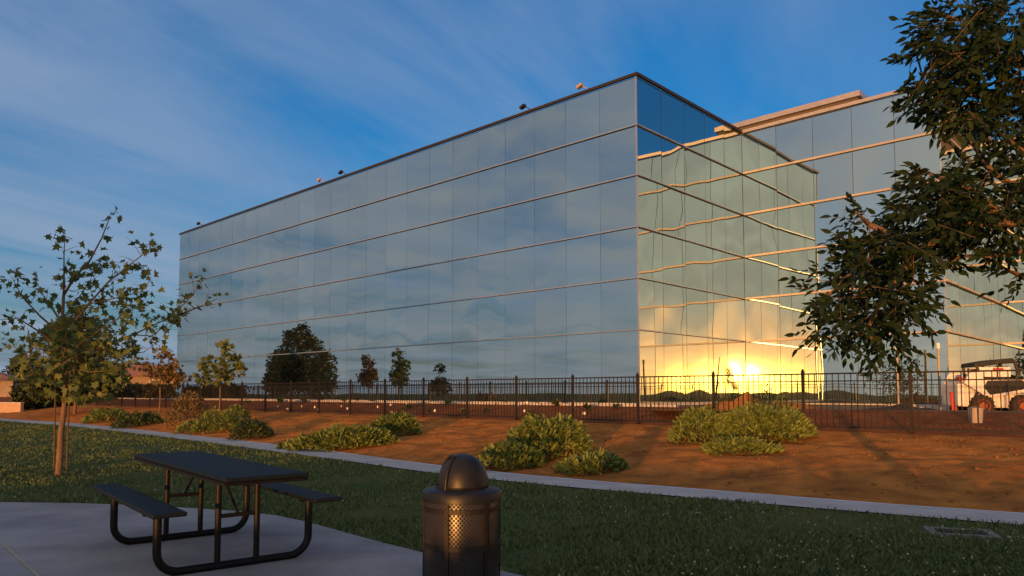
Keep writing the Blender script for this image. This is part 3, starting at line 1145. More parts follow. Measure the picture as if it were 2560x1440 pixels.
def ash_tree():
    """overhanging limbs of a tree whose trunk stands right of the view"""
    rng = np.random.default_rng(77)
    base = Vector((3.75, 3.85, 0))
    root = empty('ash_tree', base)
    tag(root, 'large dark leafy tree overhanging the right side of the view', 'tree')

    def P(x, y, Y):
        return at_depth(x, y, 3.7 + (Y - 6.1) * 0.6) - base
    b = MB()
    b.tube([(0, 0, -.1), (0, 0, .4), (-.03, -.02, 1.2), (-.06, -.05, 1.9), (-.12, -.1, 2.8), (-.2, -.1, 3.6), (-.3, -.1, 4.4)], [.17, .13, .11, .10, .085, .06, .03], 12)
    b.build('trunk', M_BARK, root, smooth=True)
    limbs = [  # (points px, depth) main limbs of the visible part
        ([(2900, 560), (2620, 520), (2480, 430), (2420, 340), (2330, 280), (2290, 130)], 6.4),
        ([(2900, 560), (2700, 560), (2520, 560), (2380, 560), (2250, 600), (2150, 660), (2080, 730), (2030, 770)], 5.9),
        ([(2380, 560), (2280, 650), (2210, 740), (2170, 820), (2190, 880)], 5.8),
        ([(2250, 600), (2170, 560), (2140, 530)], 5.7),
        ([(2900, 420), (2700, 300), (2560, 160), (2440, 60), (2330, 30)], 6.6),
        ([(2560, 160), (2470, 130), (2380, 120), (2270, 110)], 6.5),
        ([(2700, 300), (2560, 260), (2440, 240), (2330, 200)], 6.2),
        ([(2900, 560), (2720, 620), (2600, 620), (2500, 640), (2400, 640), (2340, 690)], 6.0),
        ([(2720, 620), (2620, 660), (2560, 690), (2510, 670)], 6.3),
        ([(2520, 560), (2440, 480), (2340, 440), (2290, 420)], 6.1),
        ([(2900, 420), (2760, 200), (2680, 60), (2600, -60)], 6.9),
        ([(2700, 560), (2640, 450), (2560, 380), (2500, 330)], 5.7),
    ]
    bb = MB()
    for pts, Y in limbs:
        q = [P(x, y, Y + 0.15 * math.sin(i * 2.1)) for i, (x, y) in enumerate(pts)]
        limb(bb, q, 0.022, 0.004, 7)
    q = [Vector((-.07, -.06, 2.0)), P(2900, 560, 6.1)]
    limb(bb, q, 0.045, 0.022, 7)
    q = [Vector((-.10, -.08, 2.5)), P(2900, 420, 6.5)]
    limb(bb, q, 0.045, 0.022, 7)
    # leafy regions: (x, y, rx, ry, weight)
    regs = [(2440, 90, 150, 110, 1.0), (2370, 60, 90, 80, .55), (2500, 200, 130, 120, 1.2), (2400, 240, 95, 80, .85), (2330, 140, 70, 80, .4), (2500, 310, 110, 60, .55),
            (2310, 250, 45, 45, .22), (2470, 470, 140, 80, 1.2), (2380, 500, 100, 80, 1.0), (2500, 560, 100, 70, 1.0), (2280, 560, 105, 60, .9),
            (2330, 460, 60, 60, .4), (2170, 620, 95, 55, .75), (2260, 640, 100, 60, .9), (2130, 690, 70, 50, .5), (2060, 720, 60, 45, .32),
            (2170, 760, 80, 55, .65), (2230, 730, 60, 60, .45), (2110, 800, 75, 40, .42), (2040, 810, 35, 28, .14), (2190, 850, 50, 40, .26), (2140, 560, 45, 40, .18),
            (2600, 120, 110, 160, .8), (2640, 400, 110, 150, .8), (2555, 690, 40, 30, .12), (2530, 20, 110, 60, .6)]
    regs = [(x + (32 if x < 2300 else 10), y, rx * .74, ry * .74, w) for x, y, rx, ry, w in regs]
    W = sum(r[4] for r in regs)
    pos, dirs, size = [], [], []
    NSPRAY = 1650
    for (x, y, rx, ry, w) in regs:
        for _ in range(int(NSPRAY * w / W)):
            a = rng.random() * 6.283; q_ = rng.random() ** 0.5
            cx, cy = x + math.cos(a) * q_ * rx, y + math.sin(a) * q_ * ry
            Y = 6.1 + rng.normal() * 0.45
            c = np.array(P(cx, cy, Y))
            # compound leaf: rachis with paired leaflets, drooping outward
            d = np.array([math.cos(a) * .9 + rng.normal() * .5 - .25, rng.normal() * .7, -math.sin(a) * .5 + rng.normal() * .45 - 0.25])
            d /= np.linalg.norm(d)
            L = 0.11 + 0.05 * rng.random()
            sd = np.cross(d, [rng.normal() * .4, rng.normal() * .4, 1.0]); sd /= np.linalg.norm(sd) + 1e-9
            e = c + d * L + np.array([0, 0, -.02])
            if _ % 3 == 0:
                bb.tube([c - d * .02, (c + e) / 2, e], 0.0014, 4, cap=False)
            for t in (0.3, 0.55, 0.8):
                for sg in (-1, 1):
                    pos.append(c + (e - c) * t); dirs.append(d * 0.75 + sd * sg * 0.8 + rng.normal(size=3) * .15 + np.array([0, 0, -.2])); size.append(0.036 + .024 * rng.random())
            pos.append(e); dirs.append(d + np.array([0, 0, -.2])); size.append(0.058)
    bb.build('branches', M_BARK, root, smooth=True)
    v, f = leaf_cloud(np.array(pos), np.array(dirs), np.array(size), SH_LANCE, rng, fold=0.3, curl=0.25)
    # wider leaflets
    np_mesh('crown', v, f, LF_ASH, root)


ash_tree()


# ------------------------------------------------------------------ picnic table
def picnic_table():
    span = 1.58
    root = empty('picnic_table', (-2.85, 7.03, 0.02), R(39.3))
    tag(root, 'black coated metal picnic table with two attached benches on the concrete pad', 'picnic table')
    H = 0.83
    # local: x = across (towards right bench), y = along, away from the camera
    b = MB()
    b.box((0, 0, H - 0.02), (0.68, 2.94, 0.040))
    b.build('table_top', M_TOP, root, bevel=0.016)
    b = MB()
    for sx in (-1, 1):
        b.box((sx * 0.322, 0, H - 0.052), (0.03, 2.90, 0.022))
    for sy in (-1, 1):
        b.box((0, sy * 1.445, H - 0.053), (0.61, 0.03, 0.022))
    b.build('top_rim', M_BLACK, root)
    for sx in (-1, 1):
        b = MB()
        b.box((sx * 0.65, 0, 0.545), (0.26, 2.36, 0.038))
        be = b.build('bench_seat', M_TOP, root, bevel=0.015)
        for sy in (-1, 1):
            b = MB()
            b.box((sx * 0.65, sy * span / 2, 0.512), (0.20, 0.05, 0.026))
            b.build('seat_bracket', M_BLACK, be)
    r = 0.034
    for sy in (-1, 1):
        y = sy * span / 2
        pts = [(-0.64, y, 0.505), (-0.64, y, 0.20)]
        for i in range(1, 7):
            a = i / 6 * math.pi / 2
            pts.append((-0.64 + 0.17 * (1 - math.cos(a)), y, 0.20 - 0.17 * math.sin(a)))
        pts += [(0, y, 0.03)]
        for i in range(0, 7):
            a = i / 6 * math.pi / 2
            pts.append((0.64 - 0.17 + 0.17 * math.sin(a), y, 0.03 + 0.17 * (1 - math.cos(a))))
        pts += [(0.64, y, 0.505)]
        b = MB(); b.tube(pts, r, 12)
        b.build('leg_frame', M_BLACK, root, smooth=True)
        for sx in (-1, 1):
            b = MB(); b.tube([(sx * 0.165, y, 0.04), (sx * 0.165, y, H - 0.045)], 0.026, 12)
            b.build('upright', M_BLACK, root, smooth=True)
        b = MB(); b.tube([(-0.165, y, 0.44), (0.165, y, 0.44)], 0.018, 8)
        b.build('cross_bar', M_BLACK, root, smooth=True)
        b = MB()
        b.box((0, y, H - 0.056), (0.55, 0.05, 0.03))
        b.build('top_bracket', M_BLACK, root)
        b = MB(); b.tube([(0.0, y, 0.45), (0, y * 0.40, H - 0.05)], 0.014, 8)
        b.build('diagonal_brace', M_BLACK, root, smooth=True)
    return root


picnic_table()


# ------------------------------------------------------------------ trash can
def perforated(name):
    m = bpy.data.materials.new(name)
    m.use_nodes = True
    k = NT(m.node_tree)
    out = k.n('ShaderNodeOutputMaterial')
    b = k.n('ShaderNodeBsdfPrincipled', i_Roughness=0.34)
    b.inputs['Specular IOR Level'].default_value = 0.6
    tc = k.n('ShaderNodeTexCoord')
    sep = k.n('ShaderNodeSeparateXYZ')
    k.l(tc.outputs['Object'], sep.inputs[0])
    ang = k.math('ARCTAN2', sep.outputs[1], sep.outputs[0])
    u = k.math('MULTIPLY', ang, 58.0)
    v = k.math('MULTIPLY', sep.outputs[2], 190.0)
    a = k.math('MULTIPLY', k.math('SINE', u), k.math('SINE', v))
    hole = k.ramp(k.math('ADD', k.math('MULTIPLY', a, 0.5), 0.5), [(0.55, 0.0), (0.66, 1.0)])
    nz = k.n('ShaderNodeTexNoise', i_Scale=9.0, i_Detail=6.0)
    k.l(tc.outputs['Object'], nz.inputs['Vector'])
    met = k.mix(nz.outputs[0], (0.026, 0.022, 0.020), (0.014, 0.012, 0.011))
    k.l(k.mix(hole, met, (0.004, 0.004, 0.004)), b.inputs['Base Color'])
    bp = k.n('ShaderNodeBump', i_Strength=1.0, i_Distance=0.006)
    k.l(k.math('SUBTRACT', 1.0, hole), bp.inputs['Height'])
    k.l(bp.outputs[0], b.inputs['Normal'])
    k.l(k.math('ADD', 0.34, k.math('MULTIPLY', hole, 0.6)), b.inputs['Roughness'])
    k.l(b.outputs[0], out.inputs[0])
    return m


def trash_can():
    Y = 5.72
    c = at_depth(1155, 1222, Y)
    root = empty('trash_can', (c.x, c.y, 0.0))
    tag(root, 'round dark perforated metal trash can with a domed lid at the pad edge', 'trash can')
    rim = 0.765
    M_P = perforated('perforated_metal')
    M_D = mat('dome_coating', (0.007, 0.007, 0.009), (0.011, 0.011, 0.012), scale=14, rough=0.42, spec=0.3, bump=0.04, bscale=60)
    b = MB()
    b.lathe([(0.0, 0.03), (0.27, 0.03), (0.283, 0.05), (0.283, rim - 0.05), (0.27, rim - 0.02)], 64)
    b.build('body', M_P, root, smooth=True)
    b = MB()
    for z in (0.05, 0.36, rim - 0.135):
        b.lathe([(0.284, z - 0.018), (0.291, z - 0.016), (0.291, z + 0.016), (0.284, z + 0.018)], 48)
    for i in range(6):
        a = i * math.pi / 3 + 0.2
        b.box((0.291 * math.cos(a), 0.291 * math.sin(a), rim / 2 - 0.01), (0.010, 0.03, rim - 0.1), rz=a)
    b.build('band', mat('band_coating', (0.012, 0.010, 0.009), (0.009, 0.008, 0.007), scale=14, rough=0.5), root)
    b = MB()
    b.lathe([(0.0, -0.02), (0.27, -0.02), (0.295, -0.075), (0.303, -0.075), (0.303, -0.012), (0.292, 0.0), (0.215, 0.012), (0.205, 0.02)], 64, (0, 0, rim))
    lid = b.build('lid_rim', M_D, root, smooth=True)
    # dome with an opening on the left
    prof = []
    K = 16
    for i in range(K + 1):
        a = i / K * math.pi / 2
        prof.append((0.207 * math.cos(a) ** 0.85 if i < K else 0.0, 0.255 * math.sin(a)))
    b = MB()
    b.lathe(prof, 72, (0, 0, rim + 0.012), keep=lambda i, ang: not (150 < ang < 238 and 1 <= i < 12))
    dome = b.build('dome_lid', M_D, root, smooth=True)
    sol = dome.modifiers.new('thickness', 'SOLIDIFY'); sol.thickness = 0.006
    # hood round the opening, then the flap behind it
    b = MB()
    for ang in (150, 238):
        a = R(ang)
        pts = [(1.02 * prof[i][0] * math.cos(a), 1.02 * prof[i][0] * math.sin(a), rim + 0.012 + prof[i][1] * 1.01) for i in range(0, 13)]
        b.tube(pts, 0.011, 8)
    pts = [(1.02 * prof[12][0] * math.cos(R(q)), 1.02 * prof[12][0] * math.sin(R(q)), rim + 0.012 + prof[12][1] * 1.01) for q in range(150, 239, 8)]
    b.tube(pts, 0.011, 8)
    b.build('opening_frame', M_D, dome, smooth=True)
    b = MB()
    pr2 = [(p[0] * 0.90, p[1] * 0.95) for p in prof]
    b.lathe(pr2, 48, (0, 0, rim + 0.012), keep=lambda i, ang: 140 < ang < 250 and i < 13)
    b.build('flap', mat('flap_dark', (0.012, 0.011, 0.011), (0.018, 0.016, 0.016), scale=10, rough=0.5), dome, smooth=True)


trash_can()

# ------------------------------------------------------------------ drain grate
g = at_z(2402, 1334, 0)
gr = empty('drain_grate', (g.x, g.y, -0.012), R(-20))
gr.scale = (0.70, 0.72, 1)
tag(gr, 'rectangular iron drain grate in a concrete collar set in the lawn', 'drain')
b = MB()
for (c, s_) in (((0, 0.26, 0.01), (0.92, 0.12, 0.05)), ((0, -0.26, 0.01), (0.92, 0.12, 0.05)), ((-0.40, 0, 0.011), (0.12, 0.398, 0.05)), ((0.40, 0, 0.011), (0.12, 0.398, 0.05))):
    b.box(c, s_)
b.build('collar', mat('collar_concrete', (0.20, 0.20, 0.20), (0.13, 0.13, 0.13), scale=9, rough=0.95), gr)
b = MB()
b.box((0, 0, 0.0), (0.68, 0.40, 0.02))
for i in range(10):
    b.box((-0.30 + i * 0.0667, 0, 0.022), (0.026, 0.396, 0.022))
b.build('grate_bars', mat('grate_iron', (0.03, 0.03, 0.034), (0.02, 0.02, 0.022), scale=15, rough=0.6), gr)


# ------------------------------------------------------------------ loader
def skid_loader():
    Y = 22.6
    c = at_depth(2482, 1022, Y)
    zg = gz(c.x, c.y)
    root = empty('skid_loader', (c.x, c.y, zg), R(-8))
    tag(root, 'small white skid steer loader with black cab roof and orange wheel hubs', 'loader')
    W = mat('white_paint', (0.72, 0.68, 0.68), (0.62, 0.58, 0.58), scale=5, rough=0.35, spec=0.5)
    K = mat('black_paint', (0.012, 0.012, 0.013), (0.02, 0.02, 0.02), scale=8, rough=0.5)
    RD = mat('red_decal', (0.35, 0.03, 0.03), (0.28, 0.025, 0.025), scale=10, rough=0.5)
    OR = mat('orange_hub', (0.30, 0.07, 0.025), (0.24, 0.055, 0.02), scale=10, rough=0.5)
    TY = mat('tyre_rubber', (0.045, 0.032, 0.024), (0.028, 0.021, 0.017), scale=10, rough=0.9)
    sc = 1.10
    hw = 0.62                                # half width of the machine body
    # local x = forward (to the right of the view), y = away
    b = MB()
    b.prism([(-1.02, .28), (0.75, .22), (0.95, .34), (0.80, .62), (0.15, .66), (-.30, .78), (-.45, 1.02), (-.98, 1.02)], -hw + .12, hw - .12)
    body = b.build('body', W, root, bevel=0.03)
    b = MB()
    b.box((-1.06, 0, .60), (0.10, 1.05, .62))
    b.build('rear_door', W, root, bevel=0.03)
    b = MB()
    b.prism([(-1.10, .98), (-.98, .98), (-.94, 1.07), (-1.04, 1.09)], -.52, -.34)
    b.build('tail_lamp', RD, root)
    # cab: posts, black roof, side screens
    b = MB()
    b.prism([(-.62, 1.36), (-.60, 1.47), (-.10, 1.56), (0.36, 1.60), (.44, 1.52), (.40, 1.46), (.02, 1.44), (-.40, 1.37)], -.42, .42)
    b.build('cab_roof', K, root, bevel=0.02)
    for sy in (-1, 1):
        b = MB()
        b.tube([(-.52, sy * .40, 1.0), (-.55, sy * .40, 1.42)], .035, 8)
        b.build('cab_post', K, root)
        b = MB()
        b.tube([(.30, sy * .40, .60), (.50, sy * .40, 1.20), (.40, sy * .40, 1.52)], .045, 8)
        b.build('cab_post', K, root)
        b = MB()
        b.tube([(-.05, sy * .40, 1.0), (-.02, sy * .40, 1.50)], .03, 8)
        b.build('cab_post', K, root)
        b = MB()
        b.box((-.10, sy * .405, 1.22), (.78, .016, .26))
        sc_ = b.build('side_panel', W, root)
        b = MB()
        b.box((-.02, sy * .420, 1.30), (.26, .012, .055))
        b.build('stripe', RD, sc_)
        # lift arm with a black plate standing for the dark side opening
        b = MB()
        b.prism([(-1.00, .92), (-.86, 1.20), (-.55, 1.22), (-.50, 1.00), (.55, 1.02), (1.05, .62), (1.25, .30), (1.12, .24), (.90, .54), (.45, .66), (-.15, .56), (-.45, .54), (-.70, .72)], sy * hw - .05, sy * hw + .05)
        arm = b.build('lift_arm', W, root, bevel=0.012)
        b = MB()
        b.prism([(-.42, .98), (.42, 1.0), (.66, .86), (.45, .74), (-.12, .64), (-.36, .60), (-.52, .80)], sy * (hw + .052), sy * (hw + .060))
        b.build('arm_dark_plate', K, arm)
        b = MB()
        b.tube([(-.72, sy * (hw - .08), .42), (-.50, sy * (hw - .08), .95)], .04, 8)
        b.build('lift_cylinder', K, root)
        for wx in (-.55, .45):
            t = MB()
            y0 = sy * (hw - .02)
            prof = [(.10, -.10), (.25, -.105), (.285, -.07), (.295, 0), (.285, .07), (.25, .105), (.10, .10)]
            t.lathe(prof, 28, (0, 0, 0))
            t.v = [(wx + v[0], y0 + v[2], .300 + v[1]) for v in t.v]
            for q in range(16):
                a = q * math.pi / 8
                t.box((wx + .290 * math.cos(a), y0, .300 + .290 * math.sin(a)), (.03, .17, .05), ry=-a)
            wh = t.build('wheel', TY, root, smooth=True)
            h = MB()
            h.lathe([(0, .02), (.07, .03), (.13, .0), (.18, .03), (.185, -.05)], 24)
            h.v = [(wx + v[0], y0 + sy * (.085 + v[2]), .300 + v[1]) for v in h.v]
            h.build('hub', OR, wh, smooth=True)
    # bucket out in front
    b = MB()
    b.prism([(1.05, .30), (1.02, .10), (1.12, .03), (1.72, .02), (1.72, .05), (1.16, .09), (1.10, .16), (1.14, .52), (1.10, .54)], -.72, .72)
    b.build('bucket', W, root)
    b = MB()
    b.box((-.2, 0, 1.12), (.30, .42, .42))
    b.box((-.02, 0, .92), (.44, .44, .10))
    b.build('seat', K, root, bevel=0.03)
    root.scale = (sc, sc, sc)


skid_loader()

# red and white plank leaning by the loader
g = at_depth(2388, 1024, 22.0); g.z = gz(g.x, g.y)
b = MB()
b.prism([(-.075, 0), (.085, 0), (-.04, .74), (-.14, .74)], -.02, .02)
o = b.build('red_board', mat('red_board_paint', (0.42, 0.05, 0.035), (0.33, 0.04, 0.03), scale=6, rough=0.6))
o.location = g; o.rotation_euler = (0, 0, R(-12))
tag(o, 'narrow red board standing against the rear of the white loader', 'board')

# white bucket on the slope behind the fence
g = G(2440, 1057)
b = MB()
b.lathe([(0.0, 0.0), (0.125, 0.0), (0.15, 0.30), (0.157, 0.30), (0.157, 0.325), (0.148, 0.325), (0.122, 0.02), (0.0, 0.015)], 28)
bk = empty('plastic_pail', (g.x, g.y, g.z - 0.01))
b.build('pail', mat('white_plastic', (0.33, 0.30, 0.29), (0.27, 0.25, 0.24), scale=5, rough=0.6), bk, smooth=True)
b = MB()
b.tube([(0.157 * math.cos(a), 0.02 - 0.12 * math.sin(a), 0.31 + 0.05 * math.sin(a)) for a in [i * math.pi / 10 for i in range(11)]], 0.004, 5)
b.build('handle', M_ALU, bk)
tag(bk, 'white plastic pail on the dark slope below the loader', 'pail')

# two pale poles before the wing
for x, yt, lab in ((2241, 862, 'pale slender post with a white cap before the right wing, the left one of two'),
                   (2345, 856, 'pale slender post with a white cap at the outer corner of the right wing')):
    Yp = 25.2 if x < 2300 else 24.4
    top = at_depth(x, yt, Yp)
    zb = gz(top.x, top.y)
    pr = empty('pale_post', (top.x, top.y, zb))
    hgt = top.z - zb
    b = MB(); b.tube([(0, 0, -.05), (0, 0, hgt - .2)], 0.040, 12); b.lathe([(0, .10), (.11, .09), (.12, .0), (.06, 0)], 12)
    b.build('shaft', mat('post_paint', (0.36, 0.33, 0.28), (0.30, 0.27, 0.23), scale=4, rough=0.5), pr, smooth=True)
    b = MB(); b.lathe([(0.0, .0), (.052, .0), (.058, .13), (.045, .18), (0, .2)], 16, (0, 0, hgt - .2))
    b.build('cap', mat('cap_white', (0.8, 0.76, 0.7), (0.7, 0.66, 0.6), scale=4, rough=0.3), pr, smooth=True)
    tag(pr, lab, 'post', 'pale posts before the wing')


# ------------------------------------------------------------------ piles of earth
def earth_pile(name, lobes, m, label, seed, zbase):
    """heap on the yard: lobes (dx, dy, rx, ry, h) about the first"""
    x0, y0 = lobes[0][0], lobes[0][1]
    N = 64
    rx = max(abs(l[0] - x0) + l[2] for l in lobes) * 1.1
    ry = max(abs(l[1] - y0) + l[3] for l in lobes) * 1.1
    gx, gy = np.meshgrid(np.linspace(x0 - rx, x0 + rx, N), np.linspace(y0 - ry, y0 + ry, N), indexing='ij')
    z = np.full_like(gx, -0.05)
    for l in lobes:
        d = np.sqrt(((gx - l[0]) / l[2]) ** 2 + ((gy - l[1]) / l[3]) ** 2)
        z = np.maximum(z, l[4] * np.clip(1 - d, 0, 1) ** 0.9 * (0.7 + 0.6 * fbm(gx * 3, gy * 3, seed)) - 0.05)
    z = z + 0.03 * (fbm(gx * 7, gy * 7, seed + 2) - .5) * (z > -0.04)
    v = np.stack([gx - x0, gy - y0, z], -1).reshape(-1, 3)
    i, j = np.meshgrid(np.arange(N - 1), np.arange(N - 1), indexing='ij')
    a = i * N + j
    f = np.stack([a, a + N, a + N + 1, a + 1], -1).reshape(-1, 4)
    o = np_mesh(name, v, f, m, smooth=True)
    o.location = (x0, y0, zbase)
    tag(o, label, 'earth pile')
    return o


c = at_depth(1868, 1005, 21.5)
earth_pile('earth_mound', [(c.x, c.y, 1.0, .9, .46), (c.x - .6, c.y + .1, 1.0, .8, .28), (c.x + .9, c.y, 1.5, .8, .28), (c.x + .02, c.y, .34, .36, .58)], M_DIRT,
           'low heap of bare earth in front of the glowing sun reflection', 5, Z_YARD)
c = at_depth(2255, 1010, 19.7)
earth_pile('dark_earth_pile', [(c.x, c.y, .75, .7, .22), (c.x - .5, c.y, .9, .6, .12), (c.x + .1, c.y, .22, .25, .30), (c.x + .6, c.y, .6, .5, .12)], mat('pile_dark', (0.03, 0.026, 0.024), (0.045, 0.035, 0.03), scale=4, rough=0.95),
           'flat dark earth pile on the yard behind the fence left of the loader', 6, Z_YARD)

# ------------------------------------------------------------------ seedlings and marker tags in the planting soil
M_TAG = mat('tag_white', (0.75, 0.72, 0.66), (0.65, 0.62, 0.56), scale=20, rough=0.6)
first = None
for i, (x, y) in enumerate(((663, 1012), (694, 1019), (718, 1026), (755, 1019), (787, 1021), (797, 1027), (853, 1019), (869, 1025), (945, 1021), (977, 1016), (979, 1036), (1018, 1014), (1088, 1032), (1154, 1029), (1294, 1018), (1317, 1012), (1460, 1040), (1433, 1022), (1312, 1033))):
    g = G(x, y + 3)
    if first is None:
        first = empty('marker_stake', g)
        b = MB(); b.box((0, 0, .05), (.014, .008, .13)); b.build('stake', M_STAKE, first)
        b = MB(); b.box((0, -.010, .115), (.085, .010, .085), ry=.2); b.build('tag', M_TAG, first)
        o = first
    else:
        o = copy_tree(first)
    o.location = g
    o.rotation_euler = (0, 0, R(random.uniform(-40, 40)))
    tag(o, 'tiny white tagged marker stake in the dark soil strip behind the fence', 'marker', 'white markers in the planting strip')

firstp = None
for i, (x, y) in enumerate(((700, 1004), (760, 1003), (860, 1002), (885, 1000), (930, 1002), (955, 998), (1022, 1020), (1072, 1028), (1160, 1033), (1215, 1030), (1330, 1040), (1470, 1024), (1540, 1018), (1120, 1010), (1390, 1012), (620, 1008))):
    g = G(x, y + 4)
    if firstp is None:
        rng = np.random.default_rng(9)
        firstp = empty('seedling', g)
        m = 46
        a = rng.random(m) * 6.283
        P_ = np.stack([np.cos(a) * .03, np.sin(a) * .03, rng.random(m) * .14], -1)
        D_ = np.stack([np.cos(a), np.sin(a), np.full(m, .9)], -1) + rng.normal(size=(m, 3)) * .3
        v, f = leaf_cloud(P_, D_, .10 + .07 * rng.random(m), SH_BLADE, rng, curl=.3)
        np_mesh('foliage', v, f, LF_DARK, firstp)
        b = MB(); b.tube([(0, 0, -.03), (0, 0, .16)], .006, 5); b.build('stem', M_BARK, firstp)
        o = firstp
    else:
        o = copy_tree(firstp)
    o.location = g
    o.rotation_euler = (0, 0, random.uniform(0, 6))
    o.scale = [random.uniform(.7, 1.3)] * 3
    tag(o, 'small dark green seedling in the soil strip between fence and kerb', 'seedling', 'seedlings in the planting strip')

# ------------------------------------------------------------------ far left: hedge, houses, trees
M_STUCCO = mat('stucco', (0.20, 0.15, 0.12), (0.16, 0.12, 0.10), scale=2, rough=0.9)
M_STUCCO2 = mat('stucco_pale', (0.26, 0.21, 0.18), (0.21, 0.17, 0.15), scale=2, rough=0.9)
M_TILE = mat('roof_tile', (0.36, 0.15, 0.085), (0.27, 0.11, 0.065), scale=6, rough=0.85)
M_WINDOW = mat('house_window', (0.02, 0.025, 0.03), (0.03, 0.035, 0.04), scale=2, rough=0.1, spec=0.8)


def house(x, Y, w, d, h, rh, rz, wm, label):
    c = at_depth(x, 1000, Y)
    r = empty('house', (c.x, c.y, Z_YARD), rz)
    tag(r, label, 'house', 'houses beyond the lawn')
    b = MB(); b.box((0, 0, h / 2), (w, d, h))
    b.build('wall', wm, r)
    b = MB()
    ov = .5
    b.add([(-w / 2 - ov, -d / 2 - ov, h), (w / 2 + ov, -d / 2 - ov, h), (w / 2 + ov, d / 2 + ov, h), (-w / 2 - ov, d / 2 + ov, h), (-w / 2 + d * .4, 0, h + rh), (w / 2 - d * .4, 0, h + rh),
           ], [(0, 1, 5, 4), (1, 2, 5), (2, 3, 4, 5), (3, 0, 4), (3, 2, 1, 0)])
    b.build('roof', M_TILE, r)
    for wx in (-w * .3, w * .05, w * .33):
        b = MB(); b.box((wx, -d / 2 - .02, 1.45), (1.3, .10, 1.1))
        f = b.build('window', M_COPE_L, r)
        b = MB(); b.box((wx, -d / 2 - .08, 1.45), (1.1, .06, .9))
        b.build('pane', M_WINDOW, f)


house(-70, 80, 11, 8, 1.7, 1.0, R(12), M_STUCCO2, 'low pale house with tiled roof at the far left edge')
house(345, 92, 15, 9, 2.4, 1.5, R(-6), M_STUCCO, 'tan house with tiled roof between young tree and glass facade')
house(250, 110, 14, 9, 2.3, 1.4, R(4), M_STUCCO2, 'pale house with tiled roof half hidden behind the dense tree')

rng_ = random.Random(5)


def hedge(x0, x1, Y, h, label, seed):
    rng = np.random.default_rng(seed)
    a, b_ = (at_depth(x0, 1000, Y), at_depth(x1, 1000, Y + 3)) if Y > 0 else (Vector((x0, Y, 0)), Vector((x1, Y, 0)))
    r = empty('hedge', (a.x, a.y, gz(a.x, a.y)))
    tag(r, label, 'hedge')
    n = 5200
    t = rng.random(n)
    L = b_ - a
    top = h * (0.75 + .45 * fbm(t * 14, t * 0 + seed, seed))
    P_ = np.stack([L.x * t + rng.normal(size=n) * .25, L.y * t + rng.normal(size=n) * .45, top * rng.random(n) ** .6], -1)
    D_ = rng.normal(size=(n, 3)) + np.array([0, -.3, .5])
    v, f = leaf_cloud(P_, D_, .22 + .16 * rng.random(n), SH_OVAL, rng)
    np_mesh('foliage', v, f, LF_ROW, r)
    m = MB()
    for i in range(14):
        q = L * (i / 13)
        m.tube([(q.x, q.y, -.1), (q.x + .1, q.y, h * .7)], .03, 5)
    m.build('stem', M_BARK, r)


HB = None
hedge(205, 440, 56, 1.25, 'dark low hedge before the houses left of the glass facade', 4)
hedge(50, 200, 50, 1.7, 'dark taller hedge below the dense tree at the far left', 8)

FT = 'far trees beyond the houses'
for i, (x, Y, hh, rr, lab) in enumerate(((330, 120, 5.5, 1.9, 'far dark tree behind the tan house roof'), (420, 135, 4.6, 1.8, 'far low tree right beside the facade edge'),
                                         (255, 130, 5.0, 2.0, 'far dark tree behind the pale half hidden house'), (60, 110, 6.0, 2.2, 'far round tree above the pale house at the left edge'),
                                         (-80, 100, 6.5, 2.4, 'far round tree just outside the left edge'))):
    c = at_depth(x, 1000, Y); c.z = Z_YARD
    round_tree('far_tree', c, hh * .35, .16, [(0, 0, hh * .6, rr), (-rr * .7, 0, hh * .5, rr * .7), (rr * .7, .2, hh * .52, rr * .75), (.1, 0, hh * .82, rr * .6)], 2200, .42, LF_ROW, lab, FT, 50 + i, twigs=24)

# unseen trees and hedge added behind the viewer to cast shade
WT = 'shade trees added behind the viewer'
for i, (X, Y, hh, rr, lab) in enumerate(((-19.2, -19, 9.2, 2.6, 'unseen broad dark tree added behind the viewer to shade the young tree'),
                                         (-24.5, -27, 10.0, 2.8, 'unseen taller rounded tree added farther left behind the viewer for shade'))):
    round_tree('shade_tree', Vector((X, Y, 0)), hh * .34, .17, [(0, 0, hh * .62, rr), (-rr * .7, 0, hh * .52, rr * .7), (rr * .7, .2, hh * .54, rr * .75), (.1, 0, hh * .85, rr * .7), (0, 0, hh * .58, rr * .8)],
               3600, .36, LF_ROW, lab, WT, 70 + i, twigs=40)

hedge(-13.0, 7.5, -7.0, 0.60, 'unseen low hedge added behind the viewer to shade the lawn', 15)  # added out of view to keep the sun off the near lawn

# low block wall at the far left
g = G(14, 1031)
w = MB()
w.box((0, 0, .28), (3.0, .22, .62))
lw = empty('block_wall', g, R(-20))
w.build('wall', mat('block_face', (0.40, 0.28, 0.21), (0.33, 0.23, 0.17), scale=4, rough=0.9), lw, bevel=0.01)
w = MB()
w.box((0, 0, .625), (3.06, .28, .07))
w.build('cap', M_CONC2, lw, bevel=0.01)
tag(lw, 'low tan block wall catching orange light at the far left edge', 'wall')


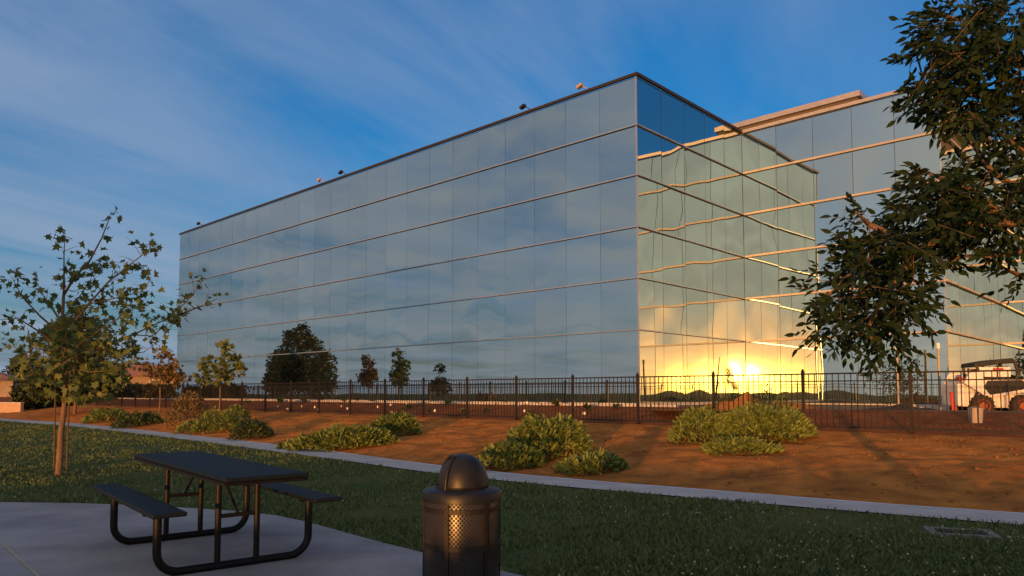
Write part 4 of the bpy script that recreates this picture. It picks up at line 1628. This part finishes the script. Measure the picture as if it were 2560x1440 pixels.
# loose clods and small stones on the bare bank
def clods():
    rng = np.random.default_rng(12)
    n = 7000
    s_ = -9 + 50 * rng.random(n) ** 1.5
    t = rng.random(n) ** 0.8
    pf = p_far(s_)
    p_ = pf + 0.06 + (P_FENCE - pf - 0.1) * t
    keep = fbm(s_ * .8, p_ * .8, 9) > .40
    s_, p_ = s_[keep], p_[keep]
    n = len(s_)
    X = p_ * MX + s_ * UX; Y = p_ * MY + s_ * UY
    Z = terrain(s_, p_)
    r = 0.008 + 0.034 * rng.random(n) ** 4
    base = np.array([(1, 0, 0), (0, 1, 0), (-1, 0, 0), (0, -1, 0), (0, 0, .8), (0, 0, -.8)], float)
    fc = np.array([(0, 1, 4), (1, 2, 4), (2, 3, 4), (3, 0, 4), (1, 0, 5), (2, 1, 5), (3, 2, 5), (0, 3, 5)])
    v = base[None] * (r[:, None, None] * (0.6 + 0.8 * rng.random((n, 6, 1))))
    a = rng.random(n) * 6.283
    c, q = np.cos(a)[:, None], np.sin(a)[:, None]
    v = np.stack([v[..., 0] * c - v[..., 1] * q, v[..., 0] * q + v[..., 1] * c, v[..., 2]], -1)
    v += np.stack([X, Y, Z + r * .2], -1)[:, None, :]
    f = (fc[None] + (np.arange(n) * 6)[:, None, None]).reshape(-1, 3)
    o = np_mesh('soil_clods', v.reshape(-1, 3), f, mat('clod', (0.27, 0.12, 0.038), (0.14, 0.065, 0.022), scale=3, rough=0.95, spec=0.05))
    tag(o, 'loose clods and small stones scattered over the dirt bank', 'clods', kind='stuff')


clods()


def clover():
    rng = np.random.default_rng(44)
    n = 1500
    Y = 5.6 + 14 * rng.random(n) ** 1.3
    X = (rng.random(n) * 2 - 1) * Y * .75
    s_, p_ = X * UX + Y * UY, X * MX + Y * MY
    poly_np = [(q.x, q.y) for q in poly]
    ok = p_ < p_near(s_) - .1
    ins = np.zeros(n, bool)
    j = len(poly_np) - 1
    for i in range(len(poly_np)):
        (xi, yi), (xj, yj) = poly_np[i], poly_np[j]
        ins ^= ((yi > Y) != (yj > Y)) & (X < (xj - xi) * (Y - yi) / (yj - yi + 1e-12) + xi)
        j = i
    ok &= ~ins & (fbm(X * .5, Y * .5, 61) > .42)
    X, Y = X[ok], Y[ok]
    n = len(X)
    r = .007 + .007 * rng.random(n)
    base = np.array([(1, 0, 0), (0, 1, 0), (-1, 0, 0), (0, -1, 0), (0, 0, .9), (0, 0, -.9)], float)
    fc = np.array([(0, 1, 4), (1, 2, 4), (2, 3, 4), (3, 0, 4), (1, 0, 5), (2, 1, 5), (3, 2, 5), (0, 3, 5)])
    v = base[None] * r[:, None, None] + np.stack([X, Y, .035 + .02 * rng.random(n)], -1)[:, None, :]
    f = (fc[None] + (np.arange(n) * 6)[:, None, None]).reshape(-1, 3)
    o = np_mesh('clover_flowers', v.reshape(-1, 3), f, mat('clover', (0.45, 0.45, 0.40), (0.3, 0.32, 0.26), scale=5))
    tag(o, 'tiny pale clover flowers dotted through the lawn', 'flowers', kind='stuff')


clover()
